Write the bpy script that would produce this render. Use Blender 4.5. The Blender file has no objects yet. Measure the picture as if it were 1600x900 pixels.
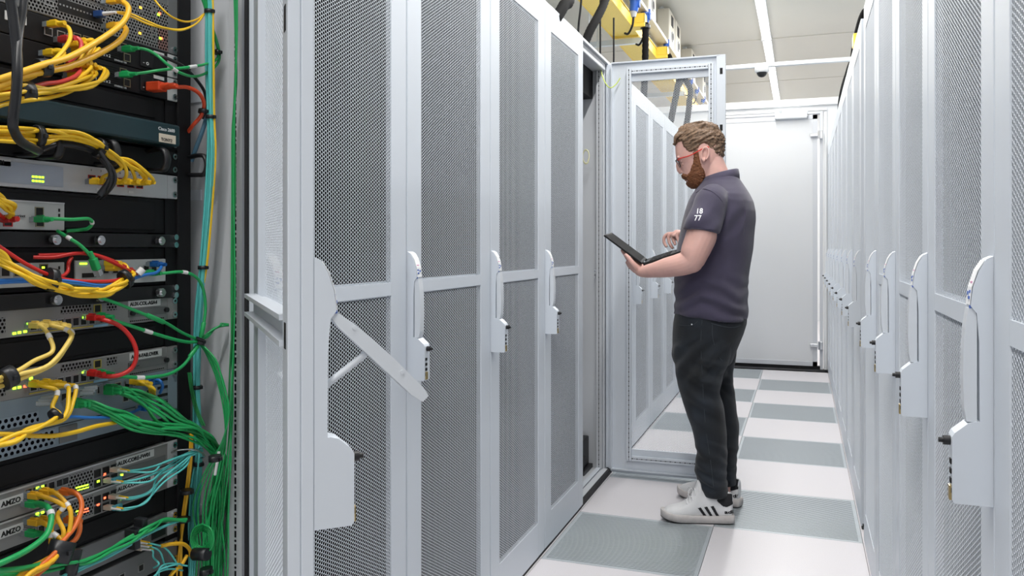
import bpy, bmesh, math, random
from math import sin, cos, pi, radians, atan2, sqrt, tan
from mathutils import Vector, Matrix
from mathutils.bvhtree import BVHTree
random.seed(7)
scene = bpy.context.scene
_rn = random.Random(3); _tab = [_rn.uniform(-1, 1) for _ in range(4096)]
def vnoise(v):
    """cheap smooth value noise, -1..1"""
    x, y, z = v[0], v[1], v[2]; xi, yi, zi = math.floor(x), math.floor(y), math.floor(z)
    fx, fy, fz = x - xi, y - yi, z - zi; fx = fx * fx * (3 - 2 * fx); fy = fy * fy * (3 - 2 * fy); fz = fz * fz * (3 - 2 * fz)
    def h(a, b, c): return _tab[(a * 73 + b * 179 + c * 283 + (a * b ^ c) * 31) & 4095]
    def l(a, b, t): return a + (b - a) * t
    return l(l(l(h(xi, yi, zi), h(xi + 1, yi, zi), fx), l(h(xi, yi + 1, zi), h(xi + 1, yi + 1, zi), fx), fy), l(l(h(xi, yi, zi + 1), h(xi + 1, yi, zi + 1), fx), l(h(xi, yi + 1, zi + 1), h(xi + 1, yi + 1, zi + 1), fx), fy), fz)
COL = scene.collection

# ------------------------------------------------------------------ camera numbers
F, VPX, YH, H0 = 1266.6, 1252.9, 386.0, 1.219
TH = math.atan((VPX - 800) / F); S, C = sin(TH), cos(TH)
XL, XR = -0.965, 0.240
YL0, YR0 = 1.289, 1.227
PITCH = 0.6
HC = 2.22
def ray(px, py):
    a = (px - 800) / F; b = (YH - py) / F
    return Vector((a * C - S, a * S + C, b))
def PX(px, py, X):                     # point at a pixel on the plane x = X
    r = ray(px, py); t = X / r.x
    return Vector((X, r.y * t, H0 + r.z * t))
def PY(px, py, Y):                     # ... on the plane y = Y
    r = ray(px, py); t = Y / r.y
    return Vector((r.x * t, Y, H0 + r.z * t))
def PZ(px, py, Z):
    r = ray(px, py); t = (Z - H0) / r.z
    return Vector((r.x * t, r.y * t, Z))

cam = bpy.data.cameras.new('camera'); camo = bpy.data.objects.new('camera', cam); COL.objects.link(camo)
cam.sensor_width = 36; cam.lens = F / 1600 * 36; cam.shift_y = -(450 - YH) / 1600
camo.location = (0, 0, H0); camo.rotation_euler = (radians(90), 0, TH)
cam.clip_start = 0.02; cam.clip_end = 100
scene.camera = camo

# ------------------------------------------------------------------ materials
def mat(name, col, rough=0.5, metal=0.0, emit=None, estr=0.0, spec=0.5, alpha=None, trans=0.0, coat=0.0, sheen=0.0, nscale=None, namt=0.0, bump=0.0, bscale=200.0):
    m = bpy.data.materials.new(name); m.use_nodes = True
    nt = m.node_tree; b = nt.nodes['Principled BSDF']
    b.inputs['Base Color'].default_value = (*col, 1); b.inputs['Roughness'].default_value = rough
    b.inputs['Metallic'].default_value = metal
    b.inputs['Specular IOR Level'].default_value = spec
    b.inputs['Transmission Weight'].default_value = trans
    b.inputs['Coat Weight'].default_value = coat
    b.inputs['Sheen Weight'].default_value = sheen
    if emit: b.inputs['Emission Color'].default_value = (*emit, 1); b.inputs['Emission Strength'].default_value = estr
    if nscale:
        tc = nt.nodes.new('ShaderNodeTexCoord'); n = nt.nodes.new('ShaderNodeTexNoise'); n.inputs['Scale'].default_value = nscale
        n.inputs['Detail'].default_value = 5
        mx = nt.nodes.new('ShaderNodeMix'); mx.data_type = 'RGBA'; mx.blend_type = 'MIX'
        nt.links.new(tc.outputs['Object'], n.inputs['Vector'])
        cr = nt.nodes.new('ShaderNodeMapRange'); cr.inputs[1].default_value = 0.3; cr.inputs[2].default_value = 0.7
        nt.links.new(n.outputs['Fac'], cr.inputs[0]); nt.links.new(cr.outputs[0], mx.inputs[0])
        mx.inputs[6].default_value = (*[c * (1 - namt) for c in col], 1); mx.inputs[7].default_value = (*[min(1, c * (1 + namt)) for c in col], 1)
        nt.links.new(mx.outputs[2], b.inputs['Base Color'])
    if bump:
        tc = nt.nodes.new('ShaderNodeTexCoord'); n = nt.nodes.new('ShaderNodeTexNoise'); n.inputs['Scale'].default_value = bscale
        bp = nt.nodes.new('ShaderNodeBump'); bp.inputs['Strength'].default_value = bump; bp.inputs['Distance'].default_value = 0.002
        nt.links.new(tc.outputs['Object'], n.inputs['Vector']); nt.links.new(n.outputs['Fac'], bp.inputs['Height']); nt.links.new(bp.outputs['Normal'], b.inputs['Normal'])
    return m

def mathn(nt, op, a=None, b=None):
    n = nt.nodes.new('ShaderNodeMath'); n.operation = op
    for i, v in enumerate((a, b)):
        if v is None: continue
        if isinstance(v, (int, float)): n.inputs[i].default_value = v
        else: nt.links.new(v, n.inputs[i])
    return n.outputs[0]

def perforated(name, col, pitch, rad, axes=('Z', 'Y'), rough=0.45, metal=0.0, dark=None):
    """hexagonal rows of round holes; dark = colour seen in the holes, None = open holes"""
    m = mat(name, col, rough, metal); nt = m.node_tree; b = nt.nodes['Principled BSDF']
    tc = nt.nodes.new('ShaderNodeTexCoord'); sp = nt.nodes.new('ShaderNodeSeparateXYZ'); nt.links.new(tc.outputs['Object'], sp.inputs[0])
    u = mathn(nt, 'DIVIDE', sp.outputs[axes[0]], pitch); v = mathn(nt, 'DIVIDE', sp.outputs[axes[1]], pitch)
    def cell(ou, ov):
        a = mathn(nt, 'ADD', u, ou + 1000); a = mathn(nt, 'FRACT', a); a = mathn(nt, 'SUBTRACT', a, 0.5)
        c = mathn(nt, 'DIVIDE', v, 1.7320508); c = mathn(nt, 'ADD', c, ov + 1000); c = mathn(nt, 'FRACT', c); c = mathn(nt, 'SUBTRACT', c, 0.5); c = mathn(nt, 'MULTIPLY', c, 1.7320508)
        return mathn(nt, 'ADD', mathn(nt, 'MULTIPLY', a, a), mathn(nt, 'MULTIPLY', c, c))
    d = mathn(nt, 'MINIMUM', cell(0, 0), cell(0.5, 0.5))
    hole = mathn(nt, 'LESS_THAN', d, (rad / pitch) ** 2)
    return finish_holes(m, nt, b, hole, dark)

def finish_holes(m, nt, b, hole, dark):
    out = nt.nodes['Material Output']; mix = nt.nodes.new('ShaderNodeMixShader'); nt.links.new(hole, mix.inputs[0])
    nt.links.new(b.outputs[0], mix.inputs[1])
    if dark is None: t = nt.nodes.new('ShaderNodeBsdfTransparent')
    else: t = nt.nodes.new('ShaderNodeBsdfDiffuse'); t.inputs[0].default_value = (*dark, 1)
    nt.links.new(t.outputs[0], mix.inputs[2]); nt.links.new(mix.outputs[0], out.inputs['Surface'])
    return m

def slotted(name, col, axis, across, dark=(0.01, 0.01, 0.012), period=0.025, half=0.0035, duty=0.5, hole=0.0025, off=0.0):
    """a single row of alternating long slots and round holes along `axis`, centred on across = off"""
    m = mat(name, col, 0.45); nt = m.node_tree; b = nt.nodes['Principled BSDF']
    tc = nt.nodes.new('ShaderNodeTexCoord'); sp = nt.nodes.new('ShaderNodeSeparateXYZ'); nt.links.new(tc.outputs['Object'], sp.inputs[0])
    a = mathn(nt, 'FRACT', mathn(nt, 'ADD', mathn(nt, 'DIVIDE', sp.outputs[axis], period), 1000))
    c = mathn(nt, 'ABSOLUTE', mathn(nt, 'SUBTRACT', sp.outputs[across], off))
    s1 = mathn(nt, 'MULTIPLY', mathn(nt, 'LESS_THAN', a, duty), mathn(nt, 'LESS_THAN', c, half * 0.62))
    a2 = mathn(nt, 'MULTIPLY', mathn(nt, 'SUBTRACT', a, duty + (1 - duty) / 2), period)
    r2 = mathn(nt, 'ADD', mathn(nt, 'MULTIPLY', a2, a2), mathn(nt, 'MULTIPLY', c, c))
    s2 = mathn(nt, 'LESS_THAN', r2, hole ** 2)
    return finish_holes(m, nt, b, mathn(nt, 'MAXIMUM', s1, s2), dark)

WHITE = (0.64, 0.685, 0.745)
M = {}
M['cab'] = mat('light_grey_powder_coat', WHITE, 0.42, nscale=3, namt=0.012)
M['cabin'] = mat('grey_interior_steel', (0.60, 0.62, 0.65), 0.5, nscale=2, namt=0.06)
M['slotz'] = slotted('slotted_strip', WHITE, 'Z', 'Y')
M['sloty'] = slotted('slotted_strip_across', WHITE, 'Y', 'Z')
M['slotx'] = slotted('slotted_strip_post', (0.50, 0.52, 0.55), 'Z', 'X')
M['black'] = mat('black_steel', (0.006, 0.006, 0.0075), 0.6, spec=0.3)
M['deep'] = mat('painted_interior_dark', (0.0025, 0.0025, 0.003), 1.0, spec=0.0)
M['lever'] = mat('pale_handle_lever', (0.64, 0.675, 0.72), 0.35)
M['blackp'] = mat('black_plastic', (0.009, 0.009, 0.011), 0.4)
M['dark'] = mat('dark_rubber', (0.02, 0.02, 0.022), 0.7)
M['plinth'] = mat('dark_plinth', (0.05, 0.055, 0.06), 0.6)
M['chrome'] = mat('bright_steel', (0.7, 0.71, 0.73), 0.22, 1.0)
M['conduit'] = mat('matt_black_conduit', (0.006, 0.006, 0.0065), 0.85, spec=0.15)
M['galv'] = mat('galvanised_steel', (0.62, 0.66, 0.69), 0.4, 0.55)
M['brass'] = mat('brass', (0.55, 0.42, 0.2), 0.3, 1.0)
M['whitepl'] = mat('white_plastic', (0.82, 0.84, 0.86), 0.35)
M['sticker'] = mat('white_sticker', (0.86, 0.87, 0.88), 0.5)
M['stickpink'] = mat('pink_print', (0.75, 0.35, 0.55), 0.5); M['stickblue_shadow'] = mat('blue_print_and_shadow', (0.08, 0.16, 0.5), 0.5)

# ------------------------------------------------------------------ mesh helpers
class MB:
    def __init__(s): s.v = []; s.f = []; s.m = []; s.sm = []
    def add(s, vs, fs, mi=0, smooth=False):
        o = len(s.v); s.v += [Vector(v) for v in vs]
        for f in fs: s.f.append([i + o for i in f]); s.m.append(mi); s.sm.append(smooth)
    def scaled(s, g):
        s.v = [v * g for v in s.v]; return s
    def box(s, x0, x1, y0, y1, z0, z1, bev=0.0, mi=0, M4=None):
        if x0 > x1: x0, x1 = x1, x0
        if y0 > y1: y0, y1 = y1, y0
        if z0 > z1: z0, z1 = z1, z0
        vs = [Vector((x, y, z)) for x in (x0, x1) for y in (y0, y1) for z in (z0, z1)]
        fs = [(0, 1, 3, 2), (4, 6, 7, 5), (0, 4, 5, 1), (2, 3, 7, 6), (0, 2, 6, 4), (1, 5, 7, 3)]
        if bev > 0:
            b = bmesh.new(); bv = [b.verts.new(v) for v in vs]
            for f in fs: b.faces.new([bv[i] for i in f])
            bev = min(bev, (x1 - x0) * .49, (y1 - y0) * .49, (z1 - z0) * .49)
            bmesh.ops.bevel(b, geom=b.edges[:], offset=bev, segments=2, profile=0.5, affect='EDGES')
            b.verts.index_update(); vs = [v.co.copy() for v in b.verts]; fs = [tuple(v.index for v in f.verts) for f in b.faces]; b.free()
        if M4 is not None: vs = [M4 @ v for v in vs]
        s.add(vs, fs, mi)
        return s
    def prism(s, pts, axis, a0, a1, mi=0, M4=None, smooth=False):
        """extrude a closed 2-D outline; axis 'x': pts are (y,z), 'y': (x,z), 'z': (x,y)"""
        def mk(p, a): return {'x': Vector((a, p[0], p[1])), 'y': Vector((p[0], a, p[1])), 'z': Vector((p[0], p[1], a))}[axis]
        n = len(pts); vs = [mk(p, a0) for p in pts] + [mk(p, a1) for p in pts]
        if M4 is not None: vs = [M4 @ v for v in vs]
        s.add(vs, [tuple(range(n - 1, -1, -1)), tuple(range(n, 2 * n))], mi)
        s.add(vs, [(i, (i + 1) % n, n + (i + 1) % n, n + i) for i in range(n)], mi, smooth)
        return s
    def tube(s, pts, r, n=8, mi=0, smooth=True, cap=True, squash=None):
        pts = [Vector(p) for p in pts]; rs = r if isinstance(r, (list, tuple)) else [r] * len(pts)
        tang = []
        for i in range(len(pts)):
            a = pts[max(0, i - 1)]; b = pts[min(len(pts) - 1, i + 1)]; t = (b - a)
            tang.append(t.normalized() if t.length > 1e-9 else (tang[-1] if tang else Vector((0, 0, 1))))
        up = Vector((0, 0, 1)) if abs(tang[0].z) < 0.9 else Vector((0, 1, 0))
        nrm = (up - tang[0] * up.dot(tang[0])).normalized(); rings = []
        vs = []
        for i, p in enumerate(pts):
            nrm = nrm - tang[i] * nrm.dot(tang[i])
            nrm = nrm.normalized() if nrm.length > 1e-9 else tang[i].orthogonal().normalized()
            bn = tang[i].cross(nrm)
            for k in range(n):
                a = 2 * pi * k / n; q = squash or (1, 1)
                vs.append(p + (nrm * cos(a) * q[0] + bn * sin(a) * q[1]) * rs[i])
        fs = []
        for i in range(len(pts) - 1):
            for k in range(n):
                fs.append((i * n + k, i * n + (k + 1) % n, (i + 1) * n + (k + 1) % n, (i + 1) * n + k))
        s.add(vs, fs, mi, smooth)
        if cap: s.add([vs[k] for k in range(n)] , [tuple(range(n - 1, -1, -1))], mi); s.add(vs[-n:], [tuple(range(n))], mi)
        return s
    def cyl(s, p0, p1, r, n=16, mi=0, r1=None):
        return s.tube([p0, p1], [r, r if r1 is None else r1], n, mi)
    def ell(s, c, r, rot=None, n=14, k=10, mi=0):
        vs = []; fs = []
        R = rot or Matrix.Identity(3)
        for i in range(k + 1):
            ph = pi * i / k
            for j in range(n):
                a = 2 * pi * j / n
                vs.append(Vector(c) + R @ Vector((r[0] * sin(ph) * cos(a), r[1] * sin(ph) * sin(a), r[2] * cos(ph))))
        for i in range(k):
            for j in range(n):
                fs.append((i * n + j, (i + 1) * n + j, (i + 1) * n + (j + 1) % n, i * n + (j + 1) % n))
        s.add(vs, fs, mi, True); return s
    def loft(s, rings, mi=0, cap=True, smooth=True):
        n = len(rings[0]); vs = [v for r in rings for v in r]; fs = []
        for i in range(len(rings) - 1):
            for k in range(n):
                fs.append((i * n + k, i * n + (k + 1) % n, (i + 1) * n + (k + 1) % n, (i + 1) * n + k))
        s.add(vs, fs, mi, smooth)
        if cap: s.add(rings[0], [tuple(range(n - 1, -1, -1))], mi); s.add(rings[-1], [tuple(range(n))], mi)
        return s
    def mesh(s, name, mats, weld=False):
        me = bpy.data.meshes.new(name)
        me.from_pydata([tuple(v) for v in s.v], [], s.f)
        for m in (mats if isinstance(mats, (list, tuple)) else [mats]): me.materials.append(m)
        me.polygons.foreach_set('material_index', s.m); me.polygons.foreach_set('use_smooth', s.sm)
        b = bmesh.new(); b.from_mesh(me)
        bmesh.ops.remove_doubles(b, verts=b.verts[:], dist=1e-6) if weld else None
        bmesh.ops.recalc_face_normals(b, faces=b.faces[:]); b.to_mesh(me); b.free(); me.update()
        return me
    def obj(s, name, mats, parent=None, loc=None, weld=False):
        o = bpy.data.objects.new(name, s.mesh(name, mats, weld)); COL.objects.link(o)
        if parent is not None: o.parent = parent
        if loc is not None: o.location = loc
        return o

def tag(o, label, cat, group=None):
    o['label'] = label; o['category'] = cat
    if group: o['group'] = group
    return o
def empty(name, loc, label, cat, group=None, rz=0):
    o = bpy.data.objects.new(name, None); COL.objects.link(o); o.location = loc; o.rotation_euler.z = rz; o.empty_display_size = 0.05
    return tag(o, label, cat, group)
def struct(o): o['kind'] = 'structure'; return o
def copy_tree(o, parent=None):
    c = o.copy(); COL.objects.link(c)
    if parent is not None: c.parent = parent
    for ch in list(o.children): copy_tree(ch, c)
    return c
def catmull(pts, seg=6):
    pts = [Vector(p) for p in pts]
    if len(pts) < 3:
        return [pts[0].lerp(pts[-1], i / seg) for i in range(seg + 1)]
    P = [pts[0] * 2 - pts[1]] + pts + [pts[-1] * 2 - pts[-2]]; out = []
    for i in range(1, len(P) - 2):
        p0, p1, p2, p3 = P[i - 1:i + 3]
        for k in range(seg):
            t = k / seg
            out.append(0.5 * ((2 * p1) + (p2 - p0) * t + (2 * p0 - 5 * p1 + 4 * p2 - p3) * t * t + (3 * p1 - p0 - 3 * p2 + p3) * t ** 3))
    out.append(pts[-1]); return out
def interp(tab, x):
    """piecewise-linear rows of (x, a, b, ...)"""
    if x <= tab[0][0]: return tab[0][1:]
    for a, b in zip(tab, tab[1:]):
        if x <= b[0]:
            t = (x - a[0]) / (b[0] - a[0]); return tuple(p + (q - p) * t for p, q in zip(a[1:], b[1:]))
    return tab[-1][1:]
_dg = None
def text_mesh(txt, size, name='print', extrude=0.0003, bold=0.0, align='LEFT'):
    cu = bpy.data.curves.new(name, 'FONT'); cu.body = txt; cu.size = size; cu.extrude = extrude; cu.offset = bold; cu.align_x = align; cu.resolution_u = 3
    o = bpy.data.objects.new(name, cu); COL.objects.link(o)
    bpy.context.view_layer.update(); dg = bpy.context.evaluated_depsgraph_get()
    me = bpy.data.meshes.new_from_object(o.evaluated_get(dg)); bpy.data.objects.remove(o); bpy.data.curves.remove(cu)
    me.name = name; return me
def text_obj(txt, size, mat_, origin, ux, uy, parent=None, bold=0.0, name='printed_text', align='LEFT'):
    """text whose local x runs along ux and y along uy, from origin (parent space)"""
    me = text_mesh(txt, size, name, bold=bold, align=align); me.materials.clear(); me.materials.append(mat_)
    ux = Vector(ux).normalized(); uy = Vector(uy).normalized(); uz = ux.cross(uy)
    R = Matrix((ux, uy, uz)).transposed().to_4x4(); R.translation = Vector(origin)
    me.transform(R); o = bpy.data.objects.new(name, me); COL.objects.link(o)
    if parent is not None: o.parent = parent
    return o
def remeshed(mb, name, mats, voxel, smooth_it=4, parent=None, disp=None):
    """fuse the overlapping solids of a builder into one continuous skin"""
    o = mb.obj(name, mats, None, weld=False)
    md = o.modifiers.new('r', 'REMESH'); md.mode = 'VOXEL'; md.voxel_size = voxel; md.use_smooth_shade = True
    if smooth_it:
        sm = o.modifiers.new('s', 'SMOOTH'); sm.factor = 0.5; sm.iterations = smooth_it
    bpy.context.view_layer.update(); dg = bpy.context.evaluated_depsgraph_get()
    me = bpy.data.meshes.new_from_object(o.evaluated_get(dg)); old = o.data; o.modifiers.clear(); o.data = me; bpy.data.meshes.remove(old)
    me.materials.clear()
    for m in (mats if isinstance(mats, (list, tuple)) else [mats]): me.materials.append(m)
    if disp:
        src = [(v.co.copy(), v.normal.copy()) for v in me.vertices]
        for v, (c_, n_) in zip(me.vertices, src): v.co = c_ + disp(c_, n_)
    for p in me.polygons: p.use_smooth = True
    me.update()
    if parent is not None: o.parent = parent
    return o
# ================================================================== ROOM
XC = (XL + XR) / 2
YT = 3.6257                                   # back edge of the grille by the man's feet
YB = 8.627                                    # partition with the white door
ZC = 3.52
M['floor'] = mat('pale_speckled_floor_laminate', (0.61, 0.59, 0.615), 0.40, nscale=260, namt=0.035)
M['tileedge'] = mat('dark_tile_edge', (0.06, 0.065, 0.07), 0.6)
M['grille'] = mat('ribbed_grey_aluminium', (0.43, 0.47, 0.50), 0.4, 0.25)
M['under'] = mat('dark_underfloor', (0.03, 0.033, 0.036), 0.8)
M['ceil'] = mat('warm_grey_ceiling', (0.66, 0.65, 0.59), 0.6, nscale=1.2, namt=0.02)
M['wall'] = mat('white_wall_panel', (0.72, 0.735, 0.75), 0.45)
M['door'] = mat('white_door_leaf', (0.66, 0.675, 0.70), 0.35, nscale=1.5, namt=0.015)
M['frame'] = mat('grey_door_frame', (0.58, 0.60, 0.64), 0.4)
M['tube'] = mat('lit_diffuser', (0.9, 0.9, 0.9), 0.4, emit=(1.0, 0.99, 0.97), estr=6.0)

b = MB(); b.box(-4.0, 3.0, -3.0, 14.2, -0.40, -0.30); struct(b.obj('floor', M['under']))
# raised floor: solid tiles (one mesh of bevelled plates), grilles are things of their own
rows = range(-8, 9)
ft = MB(); grill_spots = []
def tile_rows(n): return YT + 0.6 * (n - 1), YT + 0.6 * n
for n in rows:
    y0, y1 = tile_rows(n); y1 = min(y1, YB - 0.0)
    if y0 > YB: continue
    for c in range(-5, 5):
        x0 = XC + 0.6 * c; x1 = x0 + 0.6
        if c in (-1, 0) and ((n + (0 if c == -1 else 1)) % 2 == 0) and -2 <= n <= 8:
            grill_spots.append((x0, y0, n, c, y1 - y0)); continue
        ft.box(x0 + .0008, x1 - .0008, y0 + .0008, y1 - .0008, -0.03, 0.0, 0.0006)
struct(ft.obj('floor_tiles', M['floor']))
b = MB(); b.box(-4.0, 3.0, YB + 0.06, 14.2, -0.03, 0.0); struct(b.obj('floor_beyond', M['floor']))
# vented floor panels
def grille_mesh(depth):
    g = MB()
    g.box(0.001, 0.599, 0.001, 0.022, -0.03, -0.0005); g.box(0.001, 0.599, depth - 0.022, depth - 0.001, -0.03, -0.0005)
    g.box(0.001, 0.016, 0.022, depth - 0.022, -0.03, -0.0005); g.box(0.584, 0.599, 0.022, depth - 0.022, -0.03, -0.0005)
    k = 0; y = 0.022 + 0.0065
    while y < depth - 0.028:
        g.box(0.016, 0.584, y, y + 0.0085, -0.022, -0.0008, 0); y += 0.0145
    for xx in (0.2, 0.4): g.box(xx - .004, xx + .004, 0.022, depth - 0.022, -0.03, -0.012)
    return g.mesh('floor_grille', M['grille'])
gm = grille_mesh(0.6); gcache = {0.6: gm}
LAB = {}
ordw = ['nearest', 'second nearest', 'third nearest', 'fourth nearest', 'fifth nearest', 'sixth nearest', 'seventh nearest']
vis = {-1: 0, 0: 0}
for x0, y0, n, c, dp in grill_spots:
    key = round(dp, 3)
    if key not in gcache: gcache[key] = grille_mesh(dp)
    o = bpy.data.objects.new('floor_grille', gcache[key]); COL.objects.link(o); o.location = (x0, y0, 0)
    colname = 'on the open door side' if c == -1 else 'along the opposite cabinets'
    if n == 0 and c == -1: lab = 'darkest ribbed grey floor vent panel, just in front of the white sneakers'
    elif n == 1 and c == 0: lab = 'ribbed grey floor vent panel just behind the heels of the sneakers'
    elif n < 0 or (n == 0): lab = 'ribbed floor vent panel close to the photographer, %s, %s' % (colname, {0: 'first', -1: 'first', -2: 'second'}.get(n, 'first'))
    else:
        k = vis[c]; vis[c] += 1
        lab = '%s ribbed floor vent past the sneakers, %s' % (ordw[k], colname)
    tag(o, lab, 'floor vent', 'ribbed vent panels in the raised floor')

b = MB(); b.box(-4.0, 3.0, -3.0, 14.2, ZC, ZC + 0.1)
struct(b.obj('ceiling', M['ceil']))
b = MB()
for y in (2.2, 4.6, 7.0, 9.4, 11.8): b.box(-3.9, 2.9, y - .02, y + .02, ZC - 0.006, ZC, 0.002)
struct(b.obj('trim_1', M['ceil']))
b = MB(); b.box(-4.1, -4.0, -3.0, 14.2, -0.3, ZC); struct(b.obj('wall_left', M['wall']))
b = MB(); b.box(3.0, 3.1, -3.0, 14.2, -0.3, ZC); struct(b.obj('wall_right', M['wall']))
b = MB(); b.box(-4.1, 3.1, 14.2, 14.3, -0.3, ZC); struct(b.obj('wall_back', M['wall']))
b = MB(); b.box(-4.1, 3.1, -3.1, -3.0, -0.3, ZC); struct(b.obj('wall_front', M['wall']))
# white lining panels above and behind the racks on the left
b = MB()
for i in range(12): b.box(-2.62, -2.58, -1.0 + i * 1.25 + .006, -1.0 + (i + 1) * 1.25 - .006, 0.0, ZC - 0.002, 0.004)
struct(b.obj('wall_lining', M['wall']))

# partition with the far door
ZP = 2.70
DX0, DX1 = -0.86, 0.150
b = MB()
b.box(-2.58, DX0 - .05, YB, YB + .08, 0, ZP); b.box(0.235, 1.6, YB, YB + .08, 0, ZP); b.box(DX0 - .05, 0.235, YB, YB + .08, 2.56, ZP)
b.box(-2.58, 1.6, YB - .03, YB, 2.63, ZP, .004); b.box(DX0 - .05, 0.235, YB - .018, YB, 2.575, 2.60, .003)
struct(b.obj('wall_partition', M['wall']))
b = MB(); b.box(DX1 + .018, 0.198, YB - .02, YB + .06, 0.0, 2.545, .003); b.box(DX0 - .05, DX0 - .002, YB - .02, YB + .06, 0.0, 2.545, .003); b.box(DX0 - .05, 0.198, YB - .02, YB + .06, 2.545, 2.57, .003)
struct(b.obj('trim_2', M['frame']))
b = MB(); b.box(0.204, 0.235, YB - .012, YB + .06, 0.0, 2.56, .003); struct(b.obj('trim_3', M['wall']))
b = MB(); b.box(DX0 + .004, DX1 - .004, YB - .03, YB + .015, .035, 2.535, .004)
door = b.obj('door_1', M['door']); struct(door)
b = MB()
e = .045
for (x0, x1, z0, z1) in ((DX0 + .004, DX1 - .004, .035, .035 + e), (DX1 - .004 - e, DX1 - .004, .035, 2.535), (DX0 + .004, DX1 - .004, 2.535 - e, 2.535)):
    b.box(x0, x1, YB - .034, YB - .028, z0, z1, .001)
b.obj('edge_strip', M['frame'], door)
b = MB(); b.box(DX0 + .004, DX1 + .02, YB - .028, YB + .03, 0.001, .034); b.obj('door_gap_shade', M['black'], door)  # black strip paints the dark gap under the door leaf
for z in (2.33, 0.245):
    b = MB(); b.box(DX1 - .075, DX1 + .02, YB - .065, YB - .036, z - .016, z + .016, .005); b.box(DX1 + .008, DX1 + .045, YB - .06, YB - .02, z - .04, z + .04, .005)
    b.cyl((DX1 + .01, YB - .06, z - .04), (DX1 + .01, YB - .06, z + .04), .011); b.obj('hinge', M['chrome'], door)
b = MB(); b.box(-0.255, 0.052, YB - .095, YB - .036, 2.50, 2.575, .012); cl = b.obj('door_closer', M['whitepl'], door)
b = MB(); b.box(-0.50, -0.18, YB - .10, YB - .085, 2.578, 2.590, .003); b.box(-0.03, 0.06, YB - .10, YB - .085, 2.583, 2.592, .002); b.cyl((-.20, YB - .09, 2.56), (-.20, YB - .09, 2.595), .012)
b.obj('closer_arm', M['galv'], cl)

# ------------------------------------------------------------------ lights
def luminaire(x, y, z, L=1.55, lab='', grp='lit tubes in the light line over the aisle'):
    r = empty('ceiling_light', (x, y, z), lab, 'ceiling light', grp)
    q = MB(); q.box(-.05, .05, -L / 2, L / 2, -.025, 0, .004); q.obj('housing', M['whitepl'], r)
    q = MB(); q.box(-.038, .038, -L / 2 + .02, L / 2 - .02, -.034, -.024, .003); q.obj('diffuser', M['tube'], r)
    q = MB(); q.box(-.055, .055, L / 2 - .012, L / 2 + .035, -.044, 0, .004); q.obj('end_cap', M['whitepl'], r)
    return r
def area(name, loc, sx, sy, power, rot=(0, 0, 0), col=(1, .985, .96)):
    l = bpy.data.lights.new(name, 'AREA'); l.shape = 'RECTANGLE'; l.size = sx; l.size_y = sy; l.energy = power; l.color = col
    o = bpy.data.objects.new(name, l); COL.objects.link(o); o.location = loc; o.rotation_euler = rot; return o
lj = 9.30
ypos = [lj - 0.8 + 1.6 * k for k in range(-7, 4)]
for i, y in enumerate(ypos):
    if y < -2.5 or y > 13.4: continue
    ly = y
    if ly > 12: labl = 'farthest lit tube of the light line, vanishing behind the white partition'
    elif ly > 10: labl = 'middle lit tube of the light line, just above the partition'
    elif ly > 9.0: labl = 'lit tube crossed by the grey pipe and dome camera'
    elif ly > 7.5: labl = 'longest lit ceiling tube, running out of the top of the picture'
    else: labl = 'lit tube of the light line, ahead of and above the photographer'
    luminaire(-0.3636, y, ZC, lab=labl)
    area('tube_glow', (-0.3636, y, ZC - .05), .08, 1.5, 31)
# added unseen tubes over the next aisle, brightening the row with the open rack
for x in (2.1,):
    for y in (-1.5, 1.5, 4.5, 7.5, 10.5, 13):
        luminaire(x, y, ZC, lab='added unseen ceiling tube behind the cabinets, brightening the row with the open rack', grp='added unseen tubes behind the cabinets')
        area('tube_glow', (x, y, ZC - .05), .08, 1.5, 9)
# ================================================================== CABINETS
_hp = []
def hex_panel(p=.0087, r=.0037, ny=59, nz=114, t=.0006):
    """perforated sheet: every hole is real, hexagonal, with its wall through the sheet"""
    if _hp: return _hp[0]
    vs = []; fs = []
    dirs = [(cos(pi / 3 * k), sin(pi / 3 * k)) for k in range(6)]
    for j in range(ny):
        for i in range(nz):
            y = j * .8660254 * p; z = i * p + (p / 2 if j % 2 == 0 else 0); o = len(vs)
            for x in (-t / 2, t / 2):
                for a, b_ in dirs: vs.append((x, y + a * p / 1.7320508, z + b_ * p / 1.7320508))
                for a, b_ in dirs: vs.append((x, y + a * r * 1.1547, z + b_ * r * 1.1547))
            for k in range(6):
                k1 = (k + 1) % 6
                fs.append((o + k, o + 6 + k, o + 6 + k1, o + k1)); fs.append((o + 12 + k, o + 12 + k1, o + 18 + k1, o + 18 + k)); fs.append((o + 6 + k, o + 18 + k, o + 18 + k1, o + 6 + k1))
    me = bpy.data.meshes.new('mesh_panel'); me.from_pydata(vs, [], fs); me.materials.append(M['cab']); me.update(); _hp.append(me); return me

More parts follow.
